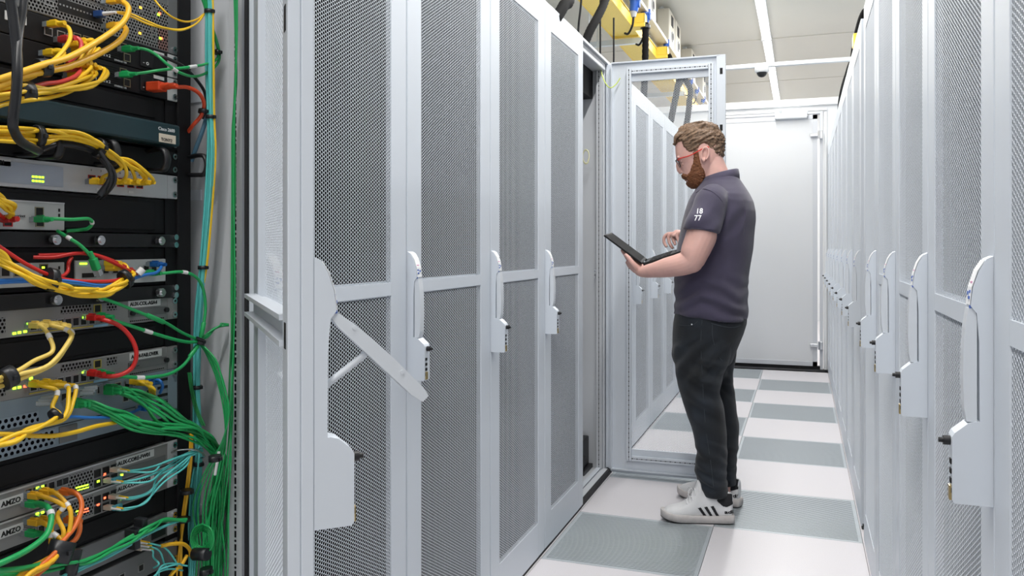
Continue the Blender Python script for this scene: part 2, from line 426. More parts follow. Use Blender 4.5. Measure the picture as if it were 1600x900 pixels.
def door_parts(root, m, hinge_loc, cross=True):
    """door hung at hinge_loc (root space); closed it runs to -y; m=+1: aisle side is +x, m=-1: aisle side is -x"""
    def bx(q, x0, x1, *a, **k): q.box(x0 * m, x1 * m, *a, **k)
    d = MB()
    T = -0.016
    bx(d, T, 0, -.597, -.515, .014, 2.205, bev=.002); bx(d, T, 0, -.085, -.003, .014, 2.205, bev=.002)
    for z0, z1 in ((.014, .144), (1.098, 1.130), (2.10, 2.205)):
        if cross or z0 != 1.098: bx(d, T + .0002, -.0002, -.516, -.084, z0, z1)
    # folded rim and inner channel behind the cross bar
    bx(d, -.032, T, -.597, -.552, .03, 2.205, bev=.002); bx(d, -.032, T, -.008, -.003, .03, 2.205); bx(d, -.032, T, -.592, -.008, 2.198, 2.205); bx(d, -.032, T, -.592, -.008, .03, .037)
    door = d.obj('door', M['cab'], root, hinge_loc)
    for z0 in (.126, .126 + 114 * .0087):
        o = bpy.data.objects.new('mesh_panel', hex_panel()); COL.objects.link(o); o.parent = door; o.location = (-.0022 * m, -.521, z0)
    if not cross:
        for yc in (-.525, -.100):
            q = MB(); bx(q, -.034, T, -.013, .013, .085, 2.163, bev=.0015); q.obj('inner_stile', M['slotz'], door, (0, yc, 0))
        for zc in (.098, 2.150):
            q = MB(); bx(q, -.034, T, -.511, -.114, -.013, .013, bev=.0015); q.obj('inner_rail', M['sloty'], door, (0, 0, zc))
    if cross:
        q = MB(); bx(q, -.036, T, -.55, -.05, 1.094, 1.101); bx(q, -.036, T, -.55, -.05, 1.127, 1.134); bx(q, -.02, T, -.55, -.05, 1.101, 1.127); q.obj('inner_cross_channel', M['cab'], door)
    for z in (1.11, 1.50, 1.83, 2.12):
        q = MB(); bx(q, -.0326, -.031, -.583, -.569, z - .016, z + .016); q.obj('latch_slot', M['black'], door)
    return door

def handle_parts(door, m, lever=0.0):
    y0, y1 = -.597, -.567
    q = MB()
    prof = [(0, .873), (.046, .873), (.049, .878), (.049, .962), (.046, .968), (.030, .982), (.020, .985), (.016, .985), (.0165, 1.09), (.0195, 1.13), (.027, 1.14), (.024, 1.165), (.017, 1.187), (.008, 1.203), (0, 1.207)]
    q.prism([(x * m, z) for x, z in prof], 'y', y0, y1)
    h = q.obj('handle_housing', M['cab'], door)
    q = MB()
    lp = [(.019, .984), (.031, .984), (.034, 1.00), (.0355, 1.04), (.035, 1.08), (.033, 1.11), (.029, 1.137), (.021, 1.137), (.019, 1.12)]
    rot = Matrix.Identity(4)
    piv = Vector((.024 * m, 0, 1.135))
    if lever:
        lp = [(.020, .972), (.031, .972), (.034, .985), (.0355, 1.04), (.035, 1.08), (.033, 1.11), (.029, 1.137), (.020, 1.137), (.017, 1.12), (.017, .99)]
        rot = Matrix.Translation(piv) @ Matrix.Rotation(-lever * m, 4, 'Y') @ Matrix.Translation(-piv)
    q.prism([(x * m, z) for x, z in lp], 'y', y0 + .003, y1 - .003, M4=rot, smooth=False)
    if lever: # bracket and pin that link the raised lever to its housing
        q.tube([(.014 * m, (y0 + y1) / 2, 1.045), (.066 * m, (y0 + y1) / 2, 1.083)], .0045, 8)
    if lever:
        for zz in (1.02, 1.105): q.tube([rot @ Vector((.030 * m, y0 + .0015, zz)), rot @ Vector((.030 * m, y0 + .004, zz))], .0028, 8)
    lv = q.obj('handle_lever', M['lever'], door)
    q = MB()
    st = [(.0275, 1.141), (.0250, 1.165), (.0180, 1.187), (.010, 1.2005), (.0105, 1.2015), (.0188, 1.1878), (.0258, 1.1655), (.0283, 1.1415)]
    q.prism([(x * m, z) for x, z in st], 'y', y0 + .002, y1 - .002); q.obj('paper_tag', M['sticker'], door)
    q = MB()
    for k, (xx, z0, z1, w0) in enumerate(((.0264, 1.149, 1.153, 0), (.0248, 1.157, 1.161, 0), (.0222, 1.168, 1.173, 1), (.0256, 1.154, 1.159, 2))):
        q.box((xx) * m, (xx + .0022) * m, y0 + (.004, .006, .016)[w0], y0 + (.012, .018, .022)[w0], z0, z1, mi=1 if w0 == 1 else 0)
    q.box(.020 * m, .0285 * m, y0 + .002, y0 + .0028, 1.137, 1.141, mi=0)  # strip painting the shadow line at the top of the lever
    q.obj('tag_print_and_shadow', [M['stickblue_shadow'], M['stickpink']], door)
    q = MB(); q.cyl((.047 * m, (y0 + y1) / 2, .955), (.058 * m, (y0 + y1) / 2, .955), .0065); q.cyl((.058 * m, (y0 + y1) / 2, .955), (.0635 * m, (y0 + y1) / 2, .955), .0035)
    q.obj('lock_knob', M['blackp'], door)
    q = MB()
    for k in range(4): q.box(.0485 * m, .0505 * m, y0 + .004, y0 + .014, .925 - k * .013, .932 - k * .013)
    q.obj('keyway_slots', M['black'], door)
    q = MB(); q.box(.0485 * m, .052 * m, y0 + .004, y0 + .016, .876, .896, .001); q.obj('cylinder_cap', M['brass'], door)
    return lv

def cab_body(root, m, interior=True, posts=True, back=True, fill=True):
    def bx(q, x0, x1, *a, **k): q.box(x0 * m, x1 * m, *a, **k)
    q = MB()
    bx(q, -1.0, -.036, .001, .012, .0, 2.215); bx(q, -1.0, -.036, .588, .599, .0, 2.215)
    bx(q, -1.0, -.018, .001, .599, 2.206, 2.221, bev=.002); bx(q, -1.0, -.018, .012, .588, .012, .028)
    if back: bx(q, -1.0, -.985, .012, .588, .028, 2.206)
    q.obj('enclosure', M['cabin'] if not fill else M['cab'], root)
    q = MB(); bx(q, -.99, -.004, .002, .598, .0005, .012); bx(q, -.03, -.006, .003, .597, .012, .026); q.obj('plinth', M['dark'], root)
    if posts:
        for yc in (.03, .57):
            q = MB(); bx(q, -.016, .016, -.018, .018, .03, 2.2, bev=.002); q.obj('corner_post', M['slotx'] if not fill else M['cab'], root, (-.058 * m, yc, 0))
    if fill:
        q = MB()
        bx(q, -.024, -.019, .0125, .5875, .03, 2.2)  # black sheet paints the dark interior behind the door mesh
        for k in range(46): bx(q, -.75, -.040 + .002 * (k % 3), .055, .545, .08 + k * .0455, .08 + k * .0455 + (.0425 if k % 5 else .036))
        q.obj('equipment_and_dark_sheet', M['deep'], root)

# --- left row: closed cabinets
protoL = empty('server_cabinet', (XL, YL0, 0), '', 'server cabinet')
cab_body(protoL, 1); dl = door_parts(protoL, 1, (0, .6, 0)); handle_parts(dl, 1)
GL = 'closed cabinets of the row with the open rack'
labsL = ['tall light grey perforated cabinet, partly behind the swung-out door and its raised lever',
         'perforated grey cabinet whose handle stands just beyond the tip of the raised lever',
         'perforated grey cabinet, second closed one before the gap of the open cabinet',
         'narrow-looking perforated cabinet directly before the open empty cabinet']
protoL['label'] = labsL[0]; protoL['group'] = GL
for i in (1, 2, 3):
    c = copy_tree(protoL); c.location = (XL, YL0 + .6 * i, 0); c['label'] = labsL[i]
far = ['first', 'second', 'third', 'fourth', 'fifth', 'sixth', 'seventh']
for i in range(7):
    c = copy_tree(protoL); c.location = (XL, YL0 + .6 * (5 + i), 0)
    c['label'] = 'perforated cabinet seen through the open mesh door, %s beyond its hinge' % far[i]; c['group'] = 'cabinets seen through the open mesh door'
# filler between the last cabinet and the partition
b = MB(); b.box(XL - .9, XL - .01, YL0 + .6 * 12, YB - .002, 0, 2.2); struct(b.obj('trim_4', M['wall']))

# --- open empty cabinet with its door swung square into the aisle
oc = empty('open_server_cabinet', (XL, YL0 + 2.4, 0), 'empty open cabinet beside the man, its mesh door swung square into the aisle', 'server cabinet')
cab_body(oc, 1, fill=False, back=True)
od = door_parts(oc, 1, (0, .6, 0), cross=False); handle_parts(od, 1); od.rotation_euler.z = radians(91)
q = MB(); q.box(-.95, -.10, .014, .586, 2.02, 2.204); q.obj('roof_dark_box', M['black'], oc)  # black box put in for the dark under the roof
q = MB(); q.box(-.10, -.03, .014, .586, 2.165, 2.204, .004); q.obj('top_rail', M['cabin'], oc)
q = MB(); q.box(-.26, -.10, .40, .586, .03, .05); q.box(-.20, -.12, .46, .58, .05, .20, .004); q.box(-.155, -.115, .44, .50, .05, .11, .004); q.obj('socket_strip', M['blackp'], oc)
q = MB(); q.box(-.012, .012, .03, .57, -.004, .004); q.obj('sill_strip', M['sloty'], oc, (-.06, 0, .034))
for zz in (1.07, 1.09):
    q = MB(); q.cyl((-.078, .551, zz), (-.078, .546, zz), .004); q.obj('cage_screw', M['chrome'], oc)
M['yg'] = mat('yellow_green_earth_wire', (0.55, 0.68, 0.10), 0.4)
pts = [PY(938, 100, 4.26), PY(941, 118, 4.22), PY(948, 133, 4.20), PY(955, 137, 4.22), PY(963, 131, 4.235), PY(969, 122, 4.243)]
q = MB(); q.tube(catmull(pts), .0028, 8); tag(q.obj('earth_wire', M['yg']), 'yellow-green earth wire looping from open cabinet roof to its mesh door', 'wire')
q = MB(); M['yw'] = mat('pale_yellow_flex', (0.72, 0.70, 0.42), 0.4)
q.tube(catmull([PY(913 + 9 * cos(t_ * .9) * .55 + 2.5, 246 + 10.5 * sin(t_ * .9) - t_ * .15, 4.2 - .004 * t_) for t_ in range(16)]), .0026, 8)
tag(q.obj('coiled_flex', M['yw']), 'small pale yellow coil of flex hanging in the open cabinet', 'wire')

# --- right row
protoR = empty('server_cabinet', (XR, YR0, 0), '', 'server cabinet')
cab_body(protoR, -1); dr = door_parts(protoR, -1, (0, .6, 0)); handle_parts(dr, -1)
GR = 'near cabinets of the row opposite the man'
labsR = ['opposite-row cabinet with the big near handle at the picture edge', 'opposite-row cabinet, the second largest handle on its door',
         'opposite-row cabinet, the third largest handle on its door', 'opposite-row cabinet nearest the dark upright gap, on its near side']
protoR['label'] = labsR[0]; protoR['group'] = GR
for i in (1, 2, 3):
    c = copy_tree(protoR); c.location = (XR, YR0 + .6 * i, 0); c['label'] = labsR[i]
c = copy_tree(protoR); c.location = (XR, YR0 - .6, 0); c['label'] = 'coarsest-looking perforated cabinet cut off by the picture edge'
YR2 = 3.80
for i in range(8):
    c = copy_tree(protoR); c.location = (XR, YR2 + .6 * i, 0)
    c['label'] = 'opposite-row cabinet beyond the dark upright gap, %s from the gap' % (far + ['eighth'])[i]; c['group'] = 'far cabinets of the row opposite the man'
q = MB(); q.box(XR + .03, XR + .9, YR0 + 2.401, YR2 - .001, 0, 2.15); struct(q.obj('gap_dark_block', M['black']))  # black block paints the darkness of the open gap
q = MB(); q.box(XR + .005, XR + .03, YR0 + 2.412, YR0 + 2.43, 0.15, 2.12); struct(q.obj('gap_dark_strip', M['dark']))  # dark strip paints the upright black line of that gap
# ================================================================== OPEN NETWORK RACK
XF = -1.085                                   # plane of the equipment faces
YE0, YE1 = 0.717, 1.200                       # outer edges of the 19 inch panels
def ZR(y): return H0 + (386 - y) * 1.4728 / F
def FP(px, py, off=0.0): return PX(px, py, XF + off)
nr = empty('network_rack', (XL, YL0 - .6, 0), 'open network rack full of switches and coloured patch cables', 'network rack')
cab_body(nr, 1, fill=False, back=True, posts=False)
q = MB(); q.box(-.048, -.020, -.016, .016, .03, 2.2, .002); q.obj('corner_post', M['slotx'], nr, (0, .583, 0))
# the strip whose -y face carries slots, seen from the aisle
q = MB(); q.box(-.0145, .0145, -.017, -.0155, .03, 2.2); q.obj('slotted_strip', M['slotx'], nr, (-.034, .583, 0))
q = MB(); q.box(-.018, -.012, .570, .598, .03, 2.2, .002); q.obj('rubber_gasket', M['dark'], nr)
q = MB(); q.box(-.048, -.020, .003, .032, .03, 2.2, .002); q.obj('corner_post', M['cab'], nr)
for y0 in (YE0 - .034, YE1):
    q = MB(); yy = y0 - (YL0 - .6); q.box(-.19, -.118, yy, yy + .034, .04, 2.19, .002)
    sgn = 1 if y0 > 1 else -1
    y2 = yy - .026 if y0 > 1 else yy + .034
    q.box(-.126, -.1235, y2, y2 + .026, .04, 2.19); q.obj('mounting_rail', M['black'], nr)
q = MB(); q.box(-.86, -.60, .03, .57, .04, 2.19); q.obj('dark_backing', M['black'], nr)  # added black backing that darkens the rack interior
nd = door_parts(nr, 1, (0, .6, 0)); handle_parts(nd, 1, lever=radians(46)); nd.rotation_euler.z = radians(42.7)
for zz in (.7, 1.31, 1.5):
    q = MB(); q.box(-.22, -.13, .585, .589, zz, zz + .02); q.obj('wall_cleat', M['cab'], nr)

G = {}
G['grey'] = mat('dark_grey_metal_face', (0.17, 0.175, 0.18), 0.45, 0.3); G['asa'] = mat('warm_grey_metal_face', (0.26, 0.26, 0.26), 0.45, 0.2)
G['silver'] = mat('silver_appliance_face', (0.52, 0.53, 0.55), 0.4, 0.2); G['pale'] = mat('pale_appliance_face', (0.44, 0.46, 0.46), 0.45)
G['blue'] = mat('blue_grey_face', (0.22, 0.28, 0.33), 0.45, 0.2); G['teal'] = mat('dark_teal_bezel', (0.009, 0.032, 0.041), 0.4)
G['panel'] = mat('bluish_display_panel', (0.36, 0.40, 0.47), 0.3)
G['perf'] = perforated('perforated_grey_face', (0.20, 0.20, 0.205), 0.0062, 0.0021, ('Y', 'Z'), dark=(0.006, 0.006, 0.006))
G['perfr'] = perforated('perforated_reddish_face', (0.23, 0.13, 0.12), 0.0062, 0.0021, ('Y', 'Z'), dark=(0.006, 0.006, 0.006))
G['perfb'] = perforated('perforated_blue_grey_face', (0.24, 0.30, 0.36), 0.0095, 0.0030, ('Y', 'Z'), dark=(0.004, 0.004, 0.006))
G['portgold'] = mat('tarnished_port_cage', (0.33, 0.30, 0.2), 0.35, 0.8); G['portgrey'] = mat('port_cage', (0.42, 0.42, 0.42), 0.35, 0.8)
G['hole'] = mat('port_opening', (0.004, 0.004, 0.004), 0.6)
G['led'] = mat('lit_green_led', (0.3, 0.9, 0.05), 0.4, emit=(0.45, 1.0, 0.03), estr=3.0)
G['ledr'] = mat('lit_red_led', (0.9, 0.15, 0.05), 0.4, emit=(1.0, 0.12, 0.05), estr=3.0)
G['leda'] = mat('lit_amber_led', (0.9, 0.5, 0.05), 0.4, emit=(1.0, 0.45, 0.03), estr=3.0)
G['label'] = mat('white_label_tape', (0.62, 0.63, 0.63), 0.5); G['ink'] = mat('black_print', (0.01, 0.01, 0.01), 0.6); G['wink'] = mat('pale_print', (0.65, 0.68, 0.7), 0.6)
G['cream'] = mat('cream_label', (0.62, 0.55, 0.45), 0.5)
CC = {}
for nm, c in (('yellow', (0.83, 0.52, 0.015)), ('thick yellow', (0.85, 0.46, 0.02)), ('pale yellow', (0.82, 0.60, 0.14)), ('green', (0.015, 0.36, 0.10)), ('dark green', (0.01, 0.20, 0.05)), ('red', (0.55, 0.018, 0.015)), ('rose', (0.62, 0.05, 0.05)),
              ('orange', (0.75, 0.16, 0.025)), ('blue', (0.02, 0.16, 0.52)), ('aqua', (0.10, 0.52, 0.50)), ('black', (0.012, 0.013, 0.016)), ('white', (0.75, 0.75, 0.75)), ('slate blue', (0.08, 0.20, 0.30)), ('red orange', (0.70, 0.07, 0.02))):
    CC[nm] = mat(nm.replace(' ', '_') + '_cable_jacket', c, 0.38, bump=0.0)

def device(name, label, cat, zt, zb, m, ears=True, y0=None, y1=None, depth=.35, xf=None, group=None, earm=None):
    y0 = YE0 + .022 if y0 is None else y0; y1 = YE1 - .024 if y1 is None else y1; xf = XF if xf is None else xf
    r = empty(name, (xf, (y0 + y1) / 2, zb), label, cat, group)
    yc = (y0 + y1) / 2
    q = MB(); q.box(-depth, 0, y0 - yc, y1 - yc, .0006, zt - zb - .0006, .0012); q.obj('chassis', m, r)
    if ears:
        for a, e in ((YE0, y0), (y1, YE1)):
            q = MB(); q.box(-.003 + (XF - xf), .0005 + (XF - xf), a - yc, e - yc, .001, zt - zb - .001, .0008); q.obj('mounting_ear', earm or m, r)
        for z in (.009, zt - zb - .009):
            for yy in (YE1 - .009, YE0 + .009):
                if yy < 1: continue
                q = MB(); q.cyl((.0 + (XF - xf), yy - yc, z), (.004 + (XF - xf), yy - yc, z), .0055, 12); q.cyl((.003 + (XF - xf), yy - yc, z), (.0045 + (XF - xf), yy - yc, z), .002, 8, mi=1)
                q.obj('mounting_screw', [M['chrome'], M['black']], r)
    r['xf'] = xf
    return r
def on(r, name, m, px0, py0, px1, py1, out=.0008, deep=0.0, bev=0.0):
    """a part sitting on the face of r, spanning two pixel corners of the face plane"""
    xf = r['xf']; a = PX(px0, py0, xf); b = PX(px1, py1, xf); o = r.location
    q = MB(); q.box(-deep, out, a.y - o.y, b.y - o.y, min(a.z, b.z) - o.z, max(a.z, b.z) - o.z, bev); return q.obj(name, m, r)
def onz(r, name, m, px0, px1, z0, z1, out=.0008, bev=0.0, deep=0.0):
    xf = r['xf']; a = PX(px0, 386, xf).y; b = PX(px1, 386, xf).y; o = r.location
    q = MB(); q.box(-deep, out, a - o.y, b - o.y, z0 - o.z, z1 - o.z, bev); return q.obj(name, m, r)
def port(r, px, z, w=.0125, h=.0115, cage=None, led=None):
    """an RJ45-like socket: a cage ring with a dark stepped opening"""
    xf = r['xf']; y = PX(px, 386, xf).y - r.location.y; z = z - r.location.z
    q = MB(); t = .0013
    q.box(-.001, .0012, y - w / 2 - t, y + w / 2 + t, z - h / 2 - t, z - h / 2, 0, 0); q.box(-.001, .0012, y - w / 2 - t, y + w / 2 + t, z + h / 2, z + h / 2 + t, 0, 0)
    q.box(-.001, .0012, y - w / 2 - t, y - w / 2, z - h / 2, z + h / 2, 0, 0); q.box(-.001, .0012, y + w / 2, y + w / 2 + t, z - h / 2, z + h / 2, 0, 0)
    q.box(0, .0004, y - w / 2, y + w / 2, z - h / 2, z + h / 2, 0, 1)
    o = q.obj('ethernet_port', [cage or G['portgrey'], G['hole']], r)
    if led: q = MB(); q.box(.001, .002, y - w / 2, y - w / 2 + .003, z + h / 2, z + h / 2 + .002); q.obj('status_light', led, r)
    return o
def led(r, px, py, m, s=.0022):
    p = PX(px, py, r['xf']); o = r.location
    q = MB(); q.box(0, .0012, p.y - o.y - s, p.y - o.y + s, p.z - o.z - s * .7, p.z - o.z + s * .7); return q.obj('status_light', m, r)
def zf(py, px, xf=None):                                                 # height of a pixel on the face plane
    return PX(px, py, XF if xf is None else xf).z
def label_plate(r, px0, z0, px1, z1, txt, m=None, ts=.0085, out=.0012):
    o = onz(r, 'name_label', m or G['label'], px0, px1, z0, z1, out)
    xf = r['xf']; y = PX(px0, 386, xf).y - r.location.y + .003
    text_obj(txt, ts, G['ink'], (out + .0003, y, (z0 + z1) / 2 - r.location.z - ts * .36), (0, 1, 0), (0, 0, 1), o, bold=.0003)
    return o
def text_on(r, px, z, txt, ts, m, out=.0012):
    y = PX(px, 386, r['xf']).y - r.location.y
    return text_obj(txt, ts, m, (out, y, z - r.location.z), (0, 1, 0), (0, 0, 1), r)

U = .04445
# --- A: tall modular router at the top
zA0, zA1 = ZR(83), ZR(83) + U * 4
rA = device('modular_router', 'grey perforated modular router at the top of the rack', 'router', zA1, zA0, G['grey'])
for (p0, p1, k, mt) in ((35, 62, 0, 'perf'), (206, 247, 0, 'perf'), (247, 262, 0, 'perfr'), (205, 262, 1, 'perf'), (35, 200, 1, 'perf')):
    onz(rA, 'vent_field', G[mt], p0, p1, zA0 + U * k + .003, zA0 + U * (k + 1) - .003, .0006)
onz(rA, 'module_panel', G['perf'], 62, 205, zA0 + .002, zA0 + U - .002, .001)
for (p0, p1, z0, z1) in ((90, 158, .014, .034), (90, 158, .058, .078)):
    o = onz(rA, 'port_bank', G['hole'], p0, p1, zA0 + z0, zA0 + z1, .0016)
    ya = PX(p0, 386, XF).y; yb = PX(p1, 386, XF).y; q = MB()
    for k in range(13): q.box(.0016, .0022, ya + (yb - ya) * (k + .25) / 13 - rA.location.y, ya + (yb - ya) * (k + .7) / 13 - rA.location.y, z0 + .009, z0 + .0115)
    q.obj('port_contact', G['portgrey'], rA)
for px, zz, w, h in ((55, .026, .013, .012), (76, .031, .014, .006), (76, .021, .014, .006), (170, .022, .013, .012), (178, .062, .013, .012), (218, .022, .010, .014), (240, .018, .009, .010), (240, .031, .009, .010), (218, .066, .010, .014), (240, .063, .009, .010), (240, .076, .009, .010), (190, .022, .012, .012)):
    port(rA, px, zA0 + zz, w, h)
for px, py, m in ((40, 2, 'led'), (40, 8, 'led'), (219, 12, 'leda'), (218, 52, 'leda'), (249, 21, 'ledr'), (252, 60, 'ledr'), (247, 23, 'led'), (250, 60, 'led'), (172, 4, 'led')): led(rA, px, py, G[m], .0026)
# --- B, C: two black 1U routers
zB = [ZR(83), ZR(120), ZR(157)]
for k, lab in ((0, 'black one-unit router with the upper pale green plug'), (1, 'black one-unit router directly above the teal unit')):
    r = device('access_router', lab, 'router', zB[k], zB[k + 1], M['black'], earm=G['pale'])
    z0 = zB[k + 1]
    port(r, 198, z0 + .014, .012, .011, G['portgold']); port(r, 192, z0 + .030, .012, .011, G['portgold'])
    onz(r, 'rocker_switch', M['blackp'], 218, 238, z0 + .006, z0 + .036, .003, .001)
    led(r, 233 if k == 0 else 229, 91 if k == 0 else 129, G['led'], .0024)
    text_on(r, 221, z0 + .010, '- o', .012, G['wink'], .0034)
    onz(r, 'barcode_sticker', G['label'], 240, 256, z0 + .034, z0 + .040)
    for px in (95, 75, 110): port(r, px, z0 + .020, .012, .010, G['portgrey'])
    for px in (120, 135): port(r, px, z0 + .024, .012, .010, G['portgold'])
    q = MB(); ya = PX(150, 386, XF).y - r.location.y; yb = PX(185, 386, XF).y - r.location.y
    for j in range(9): q.box(0, .001, ya, yb, .006 + j * .0036, .0075 + j * .0036)
    q.obj('vent_slots', G['hole'], r)
    text_on(r, 148, z0 + .006, '1 1 2 2 x 2', .007, G['wink']); text_on(r, 178, z0 + .003, 'ETHERNET 0/0', .004, G['wink'])
    if k == 0:
        for px in (7, 32): onz(r, 'white_sticker', G['label'], px, px + 9, z0 + .020, z0 + .033)
# --- D: teal unit
rD = device('branch_router', 'dark teal router unit with a cream name label', 'router', ZR(194), ZR(233), M['black'])
q = MB(); q.box(0, .035, -.232, .212, .0015, .040, .004); o = q.obj('teal_bezel', G['teal'], rD)
rD['xf'] = XF + .035
text_on(rD, 247, zf(201, 247, XF + .035) - .002, 'Cisco 2600', .0085, G['wink'], .0356)
p0 = PX(248, 207, XF + .035); p1 = PX(274, 224, XF + .035)
q = MB(); q.box(.035, .0362, p0.y - rD.location.y, p1.y - rD.location.y, p1.z - rD.location.z - .002, p0.z - rD.location.z - .001, .0004); o = q.obj('name_label', G['cream'], rD)
text_obj('TONY2', .008, G['ink'], (.0366, p0.y - rD.location.y + .004, p1.z - rD.location.z + .0005), (0, 1, 0), (0, 0, 1), o)
# --- E: cable manager
rE = device('cable_manager', 'black cable manager with rings holding the yellow cables', 'cable manager', ZR(236), ZR(272), M['black'])
for px in (28, 62, 152, 232, 296):
    y = PX(px, 386, XF).y - rE.location.y; q = MB()
    pts = [(0, 0, .036), (.02, 0, .039), (.036, 0, .036), (.042, 0, .02), (.036, 0, .004), (.02, 0, .0025), (0, 0, .003)]
    q.tube([Vector((a, y + b_, c)) for a, b_, c in catmull(pts, 4)], .0042, 8, squash=(1, 1.9)); q.obj('cable_ring', M['blackp'], rE)
# --- F: silver appliance
rF = device('load_balancer', 'silver one-unit appliance with red sockets and green lights', 'network appliance', ZR(273), ZR(311), G['silver'])
zF = ZR(311)
onz(rF, 'display_panel', G['panel'], -60, 98, zF + .006, zF + .037, .0012)
for i in range(4):
    for j in range(2): led(rF, 51 + i * 5, 276 + j * 6.5 + i * .4, G['led'], .0022)
label_plate(rF, -20, zF + .030, 16, zF + .040, 'CO 01', ts=.008)
M['redsock'] = mat('red_socket', (0.42, 0.012, 0.015), 0.4)
for i, px in enumerate((143, 158, 174, 188, 204, 218)):
    o = port(rF, px, zF + .022, .0115, .0125, M['redsock'])
    text_on(rF, px - 2, zF + .036, str(i + 1), .0045, G['ink'])
for px in (150, 200): onz(rF, 'paper_tab', G['label'], px, px + 8, zF + .005, zF + .009)
# --- G: small appliance on the upper shelf
SP = .03
rG = device('media_converter', 'small silver appliance standing alone, pale green cable in its port', 'network appliance', zf(317, 101), zf(361, 101), G['pale'], ears=False, y0=PX(-70, 386, XF).y, y1=PX(101, 386, XF).y, depth=.2)
q = MB(); yy = rG.location.y; h = zf(317, 101) - zf(361, 101)
for (a, c, d, e_) in ((-.115, .086, .0, .0015), (-.115, .086, h - .0015, h)): pass
onz(rG, 'face_rim', G['silver'], -68, 100, zf(319, 100), zf(317, 100), .0015)
port(rG, 61, zf(331, 61), .012, .012, G['portgold']); port(rG, 62, zf(347, 62), .012, .012, G['portgold']); port(rG, 12, zf(345, 12), .012, .014, M['redsock'])
text_on(rG, 22, zf(339, 22), 'corinet', .006, G['ink'])
for py in (326, 334): on(rG, 'slot_mark', G['hole'], 91, py, 93.5, py + 5)
# --- shelves
def shelf(label, ytop, screws, zt=None):
    r = device('rack_shelf', label, 'rack shelf', ZR(ytop), ZR(ytop + 20), M['black'], ears=False, y0=YE0, y1=YE1, depth=.30)
    q = MB(); q.box(-.003, .003, -.2415, .2415, -.0005, .0225, .001); q.obj('front_lip', M['blackp'], r)
    for px in screws:
        y = PX(px, 386, XF).y - r.location.y; q = MB(); q.cyl((.003, y, .011), (.010, y, .011), .004, 12, mi=1); q.cyl((.008, y, .011), (.016, y, .011), .0078, 14); q.cyl((.016, y, .011), (.019, y, .011), .005, 14)
        q.obj('thumb_screw', [M['chrome'], M['blackp']], r)
    for zz in (.004, .018):
        q = MB(); q.cyl((.003, .2325, zz), (.007, .2325, zz), .0055, 12); q.obj('mounting_screw', M['chrome'], r)
    return r
shelf('black shelf lip with three bright thumb screws, below the single small appliance', 366, (77, 147, 242))
shelf('black shelf lip with bright thumb screws, below the two small appliances', 445, (79, 148, 243))
# --- H1, H2
rH = device('media_converter', 'pale appliance cut off by the picture edge, on the shelf beside its twin', 'network appliance', zf(409, 101), zf(446, 101), G['pale'], ears=False, y0=PX(-70, 386, XF).y, y1=PX(101, 386, XF).y, depth=.2)
port(rH, 68, zf(420, 68), .012, .012, G['portgold']); led(rH, 67, 418, G['led']); on(rH, 'slot_mark', G['hole'], 91, 416, 93.5, 421)
for px in (8, 28): port(rH, px, zf(425, px))
rH2 = device('media_converter', 'pale appliance under the tied yellow plugs, a blue plug at one end', 'network appliance', zf(404, 259), zf(440, 259), G['pale'], ears=False, y0=PX(118, 386, XF).y, y1=PX(259, 386, XF).y, depth=.2)
for i in range(3): led(rH2, 126 + 4 * i, 412, G['led'], .0018)
for px in (165, 180, 194, 228, 240): port(rH2, px, zf(421, px), .011, .012)
on(rH2, 'slot_mark', G['hole'], 128, 427, 150, 433); on(rH2, 'slot_mark', G['hole'], 250, 409, 253, 414)
# --- I, K: firewalls
for (yt, lab, txt, tx0) in ((463, 'grey firewall unit whose white label ends in ASA4', 'AUX-COL-ASA4', 200), (541, 'grey firewall unit labelled failover, below the large red cable loop', 'ASA4-FAILOVER', 202)):
    zt = ZR(yt); zb = ZR(yt + 37)
    r = device('firewall_appliance', lab, 'firewall', zt, zb, G['asa'])
    onz(r, 'vent_field', G['perf'], 95, 142, zt - .015, zt - .003, .0008); onz(r, 'vent_field', G['perf'], 167, 182, zt - .016, zt - .004, .0008); onz(r, 'vent_field', G['perf'], -10, 8, zt - .035, zt - .012, .0008)
    port(r, 152, zt - .011, .012, .011, mat('yellow_ringed_cage', (0.5, 0.42, 0.08), 0.5))
    for i, px in enumerate((52, 66, 80, 94, 106, 118, 130, 143, 160)): port(r, px, zb + .014, .0105, .0115, G['portgrey'])
    onz(r, 'yellow_line', mat('yellow_marking', (0.55, 0.45, 0.05), 0.5), 45, 145, zb + .0035, zb + .005, .0011)
    onz(r, 'blue_line', mat('blue_marking', (0.25, 0.45, 0.6), 0.5), 146, 168, zb + .002, zb + .006, .0011)
    label_plate(r, tx0, zt - .015, tx0 + 50, zt - .002, txt, ts=.0088)
    onz(r, 'slot_cover', G['grey'], 200, 259, zt - .031, zt - .018, .0012); text_on(r, 212, zt - .027, 'SSM', .004, G['ink'])
    for px in (205, 258):
        y = PX(px, 386, XF).y - r.location.y; q = MB(); q.cyl((0, y, zt - zb - .024), (.006, y, zt - zb - .024), .0045, 12); q.obj('thumb_screw', M['blackp'], r)
    q = MB(); ya = PX(203, 386, XF).y - r.location.y; yb = PX(257, 386, XF).y - r.location.y
    for j in range(18): q.box(0, .001, ya + (yb - ya) * j / 18, ya + (yb - ya) * (j + .5) / 18, .004, .006)
    q.obj('vent_slots', G['hole'], r)
    dy = 0 if yt == 463 else 86
    for px, py in ((22, 521), (30, 519.5), (39, 518)): led(r, px, py + dy * .995, G['ledr'] if (px == 39 and dy) else G['led'], .0024)
    for px, py in ((48, 505), (130, 496)): led(r, px, py + dy, G['led'], .0024)
